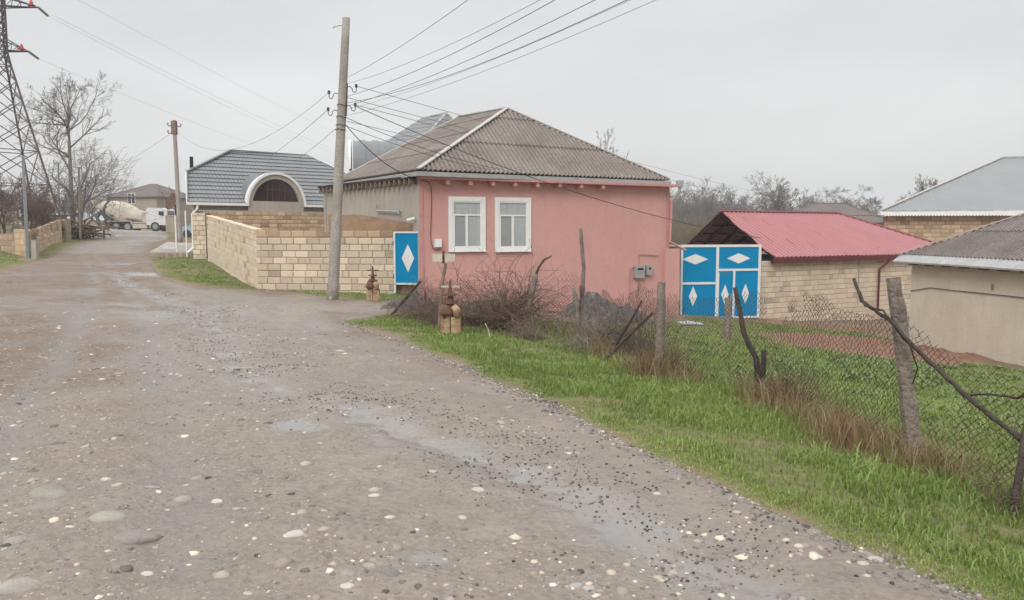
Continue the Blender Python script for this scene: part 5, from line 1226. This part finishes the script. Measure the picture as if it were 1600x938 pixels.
# brambles and dry clumps
def clump(px, py, Y, H, Wd, n, label, seed, mk='twigdark', r=.004, name='bramble', grp_=None, curl=.35, cat='shrub'):
    rg = random.Random(seed); c = P(px, py, Y); c.z = g(c.x, c.y); m = MB()
    for i in range(n):
        p = c+Vector((rg.gauss(0, Wd*.28), rg.gauss(0, Wd*.22), -.03)); d = Vector((rg.gauss(0,.5), rg.gauss(0,.5), 1)).normalized(); pts = [p.copy()]; L_ = H*rg.uniform(.45, 1.3); ns = 7
        for k in range(ns):
            d = (d+Vector((rg.gauss(0,curl), rg.gauss(0,curl), rg.gauss(0,curl)-.05*k*curl))).normalized(); p = p+d*L_/ns; pts.append(p.copy())
            if k > 1 and rg.random() < .5:
                e = (d+Vector((rg.gauss(0,.9), rg.gauss(0,.9), rg.gauss(0,.7)))).normalized()*L_*.2; m.tube([p, p+e*.5+Vector((0,0,.01)), p+e], [r*.6, r*.5, r*.3], 3, cap=False)
        m.tube(pts, [r*(1-.6*k/ns) for k in range(ns+1)], 3, cap=False)
    o = m.build(name, M[mk], None, at=c, auto=False); tag(o, label, cat, grp_); return o
clump(797,505,15.2,1.5,.8,330,'densest dark bramble clump below the right window of the pink house',61, r=.008, curl=.45)
clump(738,500,15.6,.95,.7,120,'bramble clump just right of the painted gas riser',62, r=.006, curl=.5)
clump(662,490,16.2,.95,.85,170,'tangled bramble below the small white sign plates',63, r=.006, curl=.5)
clump(690,492,15.0,1.1,.5,90,'tall thin bramble stems right behind the painted gas riser',64, r=.0055)
clump(822,540,14.0,.5,.55,130,'brown dry bush at the foot of the leaning fence post',65,mk='wood',r=.005)
clump(940,548,13.2,.9,1.1,230,'brown dead shrub at the foot of the tall thin fence post',66,mk='twigs',r=.006)
clump(985,510,13.0,.95,.9,170,'thin bramble between the tall thin post and the concrete post',67,r=.006)
clump(1192,600,8.7,.55,.35,60,'dark stems tangled round the crooked middle post',68,r=.004)
clump(1585,690,4.8,.5,.4,45,'wiry tangle by the small crooked post at the right edge',69,r=.003)
clump(1240,655,7.9,.40,.22,120,'reddish brown dry tuft by the fence between the two concrete posts',70,mk='rust',r=.0035,name='dry_tuft',curl=.15,cat='grass tuft')
clump(1030,592,10.4,.45,.6,260,'reddish dry tuft round the foot of the middle concrete post',71,mk='rust',r=.004,name='dry_tuft',curl=.12,cat='grass tuft')

# gas risers
def riser(base, s, label, full):
    b = GX(base); t = thing('gas_riser', b, label, 'gas pipe')
    def v(x, y, z): return b+Vector((x*s, y*s, z*s))
    for (x, h, mk) in ((-.09, .36, 'rustpaint'), (.10, .33, 'rustpaint')):
        m = MB(); m.box(v(x, -.02 if x > 0 else .03, h/2-.05), (.165*s, .17*s, (h+.1)*s)); m.build('footing', M[mk], t)
    m = MB(); m.disc_lathe(v(-.05,.0,.36), (0,0,1), [(0,.12*s),(.02*s,.15*s),(.05*s,.15*s),(.1*s,.14*s),(.2*s,.10*s)], 16); m.tube([v(-.10,0,.3), v(-.11,0,.45), v(-.05,0,.56), v(.06,-.02,.54), v(.12,-.04,.44), v(.12,-.03,.28)], .062*s, 10); m.build('pipe', M['rust'], t, smooth=True)
    m = MB(); m.tube([v(.06,-.09,.53), v(.12,-.11,.46), v(.13,-.10,.34)], [.055*s,.07*s,.06*s], 10); m.build('painted_elbow', M['rustpaint'], t, smooth=True)
    m = MB(); m.disc_lathe(v(0,0,.57), (0,0,1), [(0,.13*s),(.03*s,.13*s),(.03*s,.06*s),(.14*s,.05*s),(.14*s,.12*s),(.17*s,.12*s),(.17*s,.04*s),(.3*s,.03*s),(.42*s,.02*s)], 14); m.build('valve', M['rust'], t)
    m = MB(); bar(m, v(-.16,0,.87), v(.17,0,.87), .03*s, .03*s); m.build('handle', M['ridge' if full else 'rust'], t)
riser(P(704,521,13.7), 1.0, 'rusty gas riser on two painted stone footings standing in the verge grass', True)
riser(P(583,467,20.6), .95, 'rusty gas valve in front of the pale block wall beside the narrow gate', False)
# white sign plates on the thin post
t = thing('sign_plates', P(693,412,14.55), 'pair of small blank cream plates on a rusty bracket above the brambles', 'sign')
for (x0, x1) in ((676,691),(695,711)):
    a = P(x0,409,14.5); b = P(x1,397,14.5); m = MB(); m.box((a+b)/2, ((b-a).x, .02, (b-a).z)); m.build('plate', M['signplate'], t)
m = MB(); m.box(P(693,402,14.56), (.05,.04,.24)); m.build('bracket', M['rust'], t)

# heaps
def heap(px, py, Y, w_, d_, h, label, seed, mk='gravelpile', name='gravel_heap'):
    c = P(px, py, Y); c.z = g(c.x, c.y); n = 60; V = []; Fc = []
    for i in range(n+1):
        for j in range(n+1):
            x, y = (i/n*2-1), (j/n*2-1); r_ = math.hypot(x, y)+(float(fbm(np.array([x*1.6+seed]), np.array([y*1.6]), 3, seed)[0])-.5)*.6
            z = h*max(0, 1-r_)**.9*1.1 + (float(fbm(np.array([x*9]), np.array([y*9]), 3, seed)[0])-.5)*.26*(r_ < 1)
            gx, gy = c.x+x*w_/2, c.y+y*d_/2; V.append((x*w_/2, y*d_/2, z+g(gx, gy)-c.z-.06))
    for i in range(n):
        for j in range(n): a = i*(n+1)+j; Fc.append((a, a+n+1, a+n+2, a+1))
    me = D.meshes.new(name); me.from_pydata(V, [], Fc); me.update(); o = link_mesh(name, me, M[mk]); o.location = c
    return tag(o, label, 'heap')
heap(932,495,22.5,2.2,1.5,.85,'dark gravel heap against the pink wall behind the tall thin post',4)
heap(980,495,23.5,1.6,1.2,.5,'lower dark gravel heap beside the gas pipes of the pink wall',9)
heap(652,488,17.6,1.7,1.2,.5,'grey spoil heap behind the slanting fence brace near the narrow blue gate',6)
heap(770,493,17.5,1.9,1.3,.5,'dark spoil heap behind the densest brambles',8)
# sack by the gate
c = P(1075,492,24.5); c.z = g(c.x, c.y); m = MB()
for k, (dx, dy, sx, sy, sz) in enumerate(((0,0,.28,.2,.14),(.28,.05,.24,.16,.10),(-.2,.05,.14,.12,.12))):
    m.disc_lathe(c+Vector((dx, dy, -.03)), (.1*k,.1,1), [(0,sx*.8),(sz*.3,sx),(sz*.7,sx*.9),(sz,sx*.5),(sz*1.1,.02)], 14)
tag(m.build('plastic_sack', M['bag'], None, at=c, smooth=True), 'crumpled white plastic sack lying at the foot of the large blue gate', 'sack')

# ------------------------------------------------------------ grass, dry grass, gravel
def mesh_np(name, V, Fc, k, m, attrs=None):
    me = D.meshes.new(name); me.vertices.add(len(V)); me.vertices.foreach_set('co', V.ravel().astype(np.float32))
    me.loops.add(Fc.size); me.loops.foreach_set('vertex_index', Fc.ravel().astype(np.int32)); me.polygons.add(len(Fc))
    me.polygons.foreach_set('loop_start', np.arange(0, Fc.size, k, dtype=np.int32)); me.polygons.foreach_set('loop_total', np.full(len(Fc), k, np.int32)); me.update()
    for a, v in (attrs or {}).items(): me.attributes.new(a, 'FLOAT', 'FACE').data.foreach_set('value', v.astype(np.float32))
    return link_mesh(name, me, m)
def blade_mat(name, stops, trans=.25):
    m = D.materials.new(name); m.use_nodes = True; nt = m.node_tree; N = nt.nodes.new; L = nt.links.new
    b = nt.nodes['Principled BSDF']; b.inputs['Roughness'].default_value = .5; b.inputs['Specular IOR Level'].default_value = .35
    at = N('ShaderNodeAttribute'); at.attribute_name = 'tint'; rp = N('ShaderNodeValToRGB'); L(at.outputs['Fac'], rp.inputs[0]); e = rp.color_ramp.elements
    e[0].position = 0; e[0].color = (*stops[0][1], 1); e[1].position = 1; e[1].color = (*stops[-1][1], 1)
    for p, c in stops[1:-1]: x = rp.color_ramp.elements.new(p); x.color = (*c, 1)
    L(rp.outputs[0], b.inputs['Base Color'])
    tr = N('ShaderNodeBsdfTranslucent'); L(rp.outputs[0], tr.inputs[0]); mx = N('ShaderNodeMixShader'); mx.inputs[0].default_value = trans
    L(b.outputs[0], mx.inputs[1]); L(tr.outputs[0], mx.inputs[2]); L(mx.outputs[0], nt.nodes['Material Output'].inputs[0]); return m
M['grass'] = blade_mat('grass_blades', [(0,(.09,.13,.035)),(.35,(.185,.25,.06)),(.65,(.28,.36,.105)),(.85,(.38,.42,.17)),(1,(.50,.43,.27))], .35)
M['drygrass'] = blade_mat('dry_grass_blades', [(0,(.19,.10,.06)),(.35,(.29,.17,.095)),(.6,(.24,.22,.10)),(.8,(.38,.29,.17)),(1,(.46,.38,.25))], .2)
def blades(name, label, x, y, h, wd, lean, tint, m, cat, base=None):
    n = len(x); rs = np.random.RandomState(len(x) % 1000)
    z = gz(x, y) + (base if base is not None else 0)
    a = rs.uniform(0, 6.283, n); la = rs.uniform(0, 6.283, n); ln = lean*rs.uniform(.3, 1.3, n)*h
    wx, wy = np.cos(a)*wd/2, np.sin(a)*wd/2; dx, dy = np.cos(la)*ln, np.sin(la)*ln
    V = np.empty((n, 5, 3)); B = np.stack([x, y, z-.02], 1)
    V[:,0] = B+np.stack([wx, wy, 0*z], 1); V[:,1] = B-np.stack([wx, wy, 0*z], 1)
    mm = B+np.stack([dx*.35, dy*.35, h*.6+.02], 1); V[:,2] = mm-np.stack([wx, wy, 0*z], 1)*.8; V[:,3] = mm+np.stack([wx, wy, 0*z], 1)*.8
    V[:,4] = B+np.stack([dx, dy, h*(1-.25*lean)+.02], 1)
    b = np.arange(n)[:, None]*5
    F_ = np.concatenate([b+np.array([[0,1,2]]), b+np.array([[0,2,3]]), b+np.array([[3,2,4]])], 1).reshape(-1, 3)
    o = mesh_np(name, V.reshape(-1, 3), F_, 3, m, {'tint': np.repeat(tint, 3)})
    return tag(o, label, cat, None, 'stuff')
rs = np.random.RandomState(11)
def near_fence(x, y): return ldist([tuple(p[:2]) for p in fpts], x, y)
def scatter(N_, a0, a1, r0, r1, pw):
    e_ = 2-pw; r = (r0**e_+rs.rand(N_)*(r1**e_-r0**e_))**(1/e_); a = R(a0)+rs.rand(N_)*R(a1-a0); return np.sin(a)*r, np.cos(a)*r, r
def ground_off(x, y, gs): return (fbm(x*.9, y*.9, 4, 8)-.5)*.12*np.clip(np.hypot(x, y)/10, .3, 1)+np.clip(gs*2, 0, 1)*(fbm(x*2.5, y*2.5, 3, 14)-.4)*.07
x, y, r = scatter(560000, -38, 50, 2.7, 46, 1.65)
gs = grass_sd(x, y); sm = soil_m(x, y); patch = fbm(x*1.6, y*1.6, 3, 33); patch2 = fbm(x*.55, y*.55, 3, 35)
keep = (gs > -.02) & (rs.rand(len(x)) < np.clip(gs*5+.25, 0, 1)*(1-sm)*np.clip((patch-.30)*5, .22, 1))
keep &= ~((y > 20.2) & (x < 4.2) & (x > -2.6) & (y > 20.2+(x+2.6)*.5))
x, y, r, gs, patch, patch2 = x[keep], y[keep], r[keep], gs[keep], patch[keep], patch2[keep]
edge = np.clip(gs*1.6, .22, 1)
h = rs.uniform(.025, .078, len(x))*edge*(.25+1.4*patch)*np.where(rs.rand(len(x)) < .04, 1.9, 1)*np.clip(1.15-(r-12)/60, .7, 1.2)
nf = near_fence(x, y); h *= 1+.9*np.exp(-(nf/.3)**2)
tint = np.clip(.18+.42*patch2+.5*(patch-.5)+rs.normal(0, .13, len(x))+.42*np.exp(-gs/.12)*(rs.rand(len(x)) < .7), 0, 1)
blades('grass', 'bright green wet grass covering the verge and the yard behind the fence', x, y, h, (.0045+.0009*r)*rs.uniform(.7, 1.3, len(x)), .75, tint, M['grass'], 'grass', ground_off(x, y, gs))
n = 48000; s = rs.rand(n)*(sdist_[-1]); fx = np.interp(s, sdist_, fpts[:,0]); fy = np.interp(s, sdist_, fpts[:,1])
cl = fbm(s*.9, s*0, 3, 91); k_ = (rs.rand(n) < np.clip((cl-.37)*5, .05, .85)*np.clip(fbm(s*3, s*0, 3, 93)*5-1.9, .04, 1)) & (s > 2.5) & (s < sdist_[-3]+.2)
x = fx+rs.normal(0, .17, n)-.05; y = fy+rs.normal(0, .22, n); x, y, cl = x[k_], y[k_], cl[k_]
blades('dry_grass', 'brown dead grass standing along the foot of the chain-link fence', x, y, rs.uniform(.10, .50, len(x))*(.3+1.0*cl), .0045*rs.uniform(.7, 1.4, len(x)), .55, np.clip(rs.normal(.45, .28, len(x)), 0, 1), M['drygrass'], 'dry grass')
# low broad-leaved weeds in the yard
n = 16000; c1 = P(1490,585,19); c2 = P(1300,600,14); x = np.r_[rs.normal(c1.x, 1.5, n//2), rs.normal(c2.x, 2.2, n-n//2)]; y = np.r_[rs.normal(c1.y, 1.2, n//2), rs.normal(c2.y, 3.2, n-n//2)]
k_ = (fbm(x*1.3, y*1.3, 3, 44) > .47) & (soil_m(x, y) < .3) & (near_fence(x, y) > .2) & (x > np.interp(y, fpts[::-1,1], fpts[::-1,0])+.2) & (x < 12.9)
x, y = x[k_], y[k_]
blades('weeds', 'low leafy weeds in the yard near the cement outbuilding', x, y, rs.uniform(.05, .16, len(x)), .045*rs.uniform(.6, 1.2, len(x)), 1.3, rs.uniform(.1, .6, len(x)), blade_mat('weed_leaves', [(0,(.11,.15,.05)),(.5,(.20,.27,.085)),(1,(.30,.37,.15))], .2), 'weeds')

# stones
ico_v = []; ph = (1+5**.5)/2
for a, b in ((1, ph), (-1, ph), (1, -ph), (-1, -ph)): ico_v += [(a, b, 0), (0, a, b), (b, 0, a)]
ico_v = np.array(ico_v, float); ico_v /= np.linalg.norm(ico_v[0])
from itertools import combinations
ico_f = []
for t3 in combinations(range(12), 3):
    p = ico_v[list(t3)]
    if all(np.linalg.norm(p[i]-p[(i+1) % 3]) < 1.1 for i in range(3)):
        nn_ = np.cross(p[1]-p[0], p[2]-p[0]); ico_f.append(t3 if nn_.dot(p.sum(0)) > 0 else (t3[0], t3[2], t3[1]))
ico_f = np.array(ico_f)
def ico2():
    V = [tuple(v) for v in ico_v]; Fq = []; cache = {}
    def mid(a, b):
        k = (min(a, b), max(a, b))
        if k not in cache: v = np.array(V[a])+np.array(V[b]); v /= np.linalg.norm(v); cache[k] = len(V); V.append(tuple(v))
        return cache[k]
    for a, b, c in ico_f: ab, bc, ca = mid(a, b), mid(b, c), mid(c, a); Fq += [(a,ab,ca),(b,bc,ab),(c,ca,bc),(ab,bc,ca)]
    return np.array(V), np.array(Fq)
iv2, if2 = ico2()
def road_top(x, y):
    sd = sdist(ROAD, x, y)+edge_n(x, y)*.35
    return np.maximum(gz(x, y)+road_z(x, y, sd)+np.clip(sd*.35, -.16, .025), gz(x, y)-np.clip(sdist(ROAD, x, y)*.4, 0, .12)-.01)
def stones(name, label, x, y, size, flat, emb, tint, m, cat):
    n = len(x); a = rs.uniform(0, 6.283, n); el = rs.uniform(.55, 1, n); jit = rs.uniform(.72, 1.2, (n, 12, 1))
    v = ico_v[None]*jit; vx = v[:,:,0]*size[:,None]; vy = v[:,:,1]*(size*el)[:,None]; vz = v[:,:,2]*(size*flat)[:,None]
    c_, s_ = np.cos(a)[:,None], np.sin(a)[:,None]; z = road_top(x, y)
    V = np.stack([vx*c_-vy*s_+x[:,None], vx*s_+vy*c_+y[:,None], vz+(z+size*flat*emb)[:,None]], 2)
    Fq = (np.arange(n)[:,None,None]*12+ico_f[None]).reshape(-1, 3)
    o = mesh_np(name, V.reshape(-1, 3), Fq, 3, m, {'tint': np.repeat(tint, len(ico_f))}); return tag(o, label, cat, None, 'stuff')
def stone_mat():
    m = D.materials.new('gravel_stones'); m.use_nodes = True; nt = m.node_tree; N = nt.nodes.new; L = nt.links.new; b = nt.nodes['Principled BSDF']; b.inputs['Roughness'].default_value = .6
    at = N('ShaderNodeAttribute'); at.attribute_name = 'tint'; rp = N('ShaderNodeValToRGB'); L(at.outputs['Fac'], rp.inputs[0]); e = rp.color_ramp.elements
    e[0].position = 0; e[0].color = (.035,.03,.028,1); e[1].position = 1; e[1].color = (.68,.60,.48,1)
    for p, c in ((.2,(.09,.08,.072)), (.45,(.2,.17,.15)), (.65,(.29,.25,.21)), (.82,(.46,.39,.31))): q = rp.color_ramp.elements.new(p); q.color = (*c, 1)
    L(rp.outputs[0], b.inputs['Base Color']); return m
M['stones'] = stone_mat()
x, y, r = scatter(26000, -50, 42, 2.6, 34, 1.75)
sd = sdist(ROAD, x, y); dens = np.clip(.65-(x+3)*.22+(fbm(x*.9, y*.9, 3, 71)-.5)*3.2, .04, 1)*np.clip((18-y)/8, .12, 1)
k_ = (sd > .05) & (rs.rand(len(x)) < dens); x, y, r = x[k_], y[k_], r[k_]
stones('pale_gravel', 'pale rounded stones set in the muddy road surface', x, y, np.minimum(rs.lognormal(-4.35, .55, len(x)), .055)*(1+r*.015), rs.uniform(.35, .6, len(x)), -.35, np.clip(rs.normal(.58, .22, len(x)), .1, .97), M['stones'], 'gravel')
tl = np.array(TRICK); ts = np.r_[0, np.cumsum(np.hypot(*np.diff(tl, axis=0).T))]; n = 9000
u = ts[-1]*(1-rs.rand(n)**1.6); off_ = rs.normal(.32, .42, n); tx = np.interp(u, ts, tl[:,0]); ty = np.interp(u, ts, tl[:,1])
x = tx+off_*.9+rs.normal(0, .1, n); y = ty+off_*.25+rs.normal(0, .3, n); k_ = (fbm(x*1.8, y*1.8, 3, 81)+rs.normal(0,.05,n) > .54-.08*(y < 7)) & (sdist(ROAD, x, y) > .1) & (rs.rand(n) < .75); x, y = x[k_], y[k_]
stones('dark_gravel_chips', 'dark angular gravel chips washed along the water trickle', x, y, rs.uniform(.003, .011, len(x))*(1+np.hypot(x, y)*.02), rs.uniform(.5, .8, len(x)), .2, np.clip(rs.normal(.16, .14, len(x)), 0, .9), M['stones'], 'gravel')
n = 3500; rx = np.array([G(*q)[:2] for q in ((545,507),(620,530),(700,562),(800,608),(900,652),(1000,703),(1100,748),(1200,797),(1400,888),(1530,938),(1760,1040))]); rsd = np.r_[0, np.cumsum(np.hypot(*np.diff(rx, axis=0).T))]
u = rs.rand(n)*rsd[-1]; x = np.interp(u, rsd, rx[:,0])+rs.normal(-.02, .12, n); y = np.interp(u, rsd, rx[:,1])+rs.normal(0, .12, n)
stones('edge_gravel', 'small mixed pebbles between road and verge', x, y, rs.uniform(.006, .02, n), rs.uniform(.5, .8, n), .1, np.clip(rs.normal(.45, .2, n), 0, 1), M['stones'], 'gravel')

def cobble(pt_, sx, sy, sz, tint, label, grp_=None, seed=0, name='cobble', cat='stone'):
    rg = random.Random(seed); m = MB(); off = rg.uniform(0, 50); rz_ = rg.uniform(-.5, .5); V = []
    for v in iv2:
        k = 1+.22*mnoise.noise(Vector(v)*1.6+Vector((off,0,0))); p = Vector((v[0]*sx*k, v[1]*sy*k, v[2]*sz*k)); p.rotate(__import__('mathutils').Euler((0,0,rz_))); V.append(p+pt_)
    m.add(V, [tuple(int(q) for q in f) for f in if2], tint); o = m.build(name, M['pebble'], None, smooth=True, at=pt_, auto=False); return tag(o, label, cat, grp_)
def RT(px, py):
    p = G(px, py); z = float(road_top(np.array([p.x]), np.array([p.y]))[0]); return Vector((p.x, p.y, z))
ck = [(1212,799,.045,.7,'bluish-grey cobble at the grass edge, farthest of the edge cobbles'),(1272,838,.05,.75,'greyish cobble third along the grass edge'),(1311,851,.045,.55,'dark blue-grey cobble in the edge row, left of the reddish one'),
      (1352,867,.05,.8,'grey cobble in the edge row just above the reddish one'),(1367,882,.055,1.25,'reddish-tan cobble in the row at the grass edge'),(1386,866,.048,.7,'grey cobble half in the grass right of the reddish one'),
      (1348,887,.035,1.5,'small cream stone left of the reddish cobble'),(1420,903,.045,.6,'dark cobble nearest the bottom of the edge row'),(1472,928,.04,.9,'grey cobble at the very end of the edge row'),
      (1228,850,.028,1.6,'cream flat stone left of the edge row, nearest the grass'),(1248,859,.032,1.6,'larger cream flat stone beside the edge row'),(1279,876,.028,1.6,'cream stone below the pair near the edge row'),
      (1354,906,.026,1.5,'small tan stone on the dirt below the reddish cobble'),(1151,802,.03,1.3,'lone tan stone on the road left of the bluish cobble'),(1433,849,.03,1.5,'whitish stone lying in the verge grass'),
      (531,551,.10,1.2,'pinkish lump of stone alone in the middle of the road'),(541,519,.07,1.1,'pinkish stone at the tip of the grass verge'),
      (28,854,.075,.95,'brown rough stone near the bottom left corner'),(10,860,.03,.3,'small black stone beside the brown rough stone'),(327,753,.03,.2,'small black clod in the middle of the stony road'),
      (78,772,.16,.85,'large smooth flat cobble sunk in the road at the left'),(75,797,.11,.8,'bluish flat cobble just below the largest sunken one'),(170,815,.13,.95,'brownish flat cobble right of the sunken pair'),(212,846,.13,.8,'broad dark flat stone flush with the road, lower left'),
      (340,789,.05,1.6,'cream angular stone left of the road centre'),(459,845,.07,1.6,'broad cream flat stone in the road foreground'),(543,924,.045,1.7,'cream rounded stone near the bottom of the photo'),(609,816,.04,1.6,'cream domed stone in the road foreground'),
      (585,772,.045,1.4,'flat cream stone above the domed one'),(747,770,.05,1.5,'flat cream stone in the mid road, right of centre'),(722,809,.035,1.5,'small cream stone below the flat one right of centre'),(109,830,.035,1.7,'whitish stone in the left foreground'),
      (185,765,.045,1.45,'yellowish stone between the large sunken cobble and the road centre'),(676,739,.035,1.3,'cream stone on the road above the pair right of centre'),(597,888,.05,.8,'grey half-buried stone near the small puddle'),(610,903,.06,.6,'dark slate-grey stone left of the puddle'),
      (30,918,.12,1.05,'large buff flat stone at the bottom left'),(285,785,.07,1.0,'buff flat stone beside the cream angular one')]
for i, (px, py, s_, tn, lb) in enumerate(ck):
    p = RT(px, py); s_ *= .92; fl = .3 if s_ > .1 else .5
    cobble(p+Vector((0, 0, -s_*fl*.4)), s_, s_*.7, s_*fl, tn*.72, lb, 'larger stones in and beside the road', 500+i)
gi = 0
for i in range(2600):
    if gi >= 50: break
    px, py = rnd.uniform(0, 1250), 560+378*rnd.random()**.8
    p = RT(px, py)
    if float(sdist(ROAD, np.array([p.x]), np.array([p.y]))[0]) < .25 or rnd.random() > (1-px/1300): continue
    s_ = rnd.uniform(.018, .04); cobble(p+Vector((0,0,-s_*.2)), s_, s_*.7, s_*.42, rnd.choice((1.2,1.0,.8,.6,.5)), 'rounded stone half sunk in the muddy road surface', 'sunken stones of the road surface', 900+i, 'road_stone'); gi += 1
# low wall and mound in front of the truck's cab
t = thing('low_cream_wall', P(268,356,74), 'low cream wall stub in front of the mixer truck cab', 'wall')
f_ = Fr(P(259,356,74), P(277,356,73)); m = MB(); m.fb(f_, 0, f_.len, -.25, 0, f_.pt(0,0,0).z+g(f_.o.x, f_.o.y)-.3, P(268,338,74).z); m.build('wall', M['cream'], t)
m = MB(); m.fb(f_, -.05, f_.len+.05, -.3, .05, P(268,338,74).z, P(268,338,74).z+.08); m.build('coping', M['slab'], t)
# haze
mh = D.materials.new('haze'); mh.use_nodes = True; nt = mh.node_tree; nt.nodes.clear(); o_ = nt.nodes.new('ShaderNodeOutputMaterial'); v_ = nt.nodes.new('ShaderNodeVolumePrincipled')
v_.inputs['Color'].default_value = (.93,.95,.97,1); v_.inputs['Density'].default_value = .0011; v_.inputs['Anisotropy'].default_value = .2; nt.links.new(v_.outputs[0], o_.inputs['Volume'])
m = MB(); m.box((0, 0, 17), (1560, 1560, 46)); hz = m.build('haze', mh, None, auto=False); tag(hz, 'thin pale haze of the damp overcast air', 'haze', None, 'stuff')
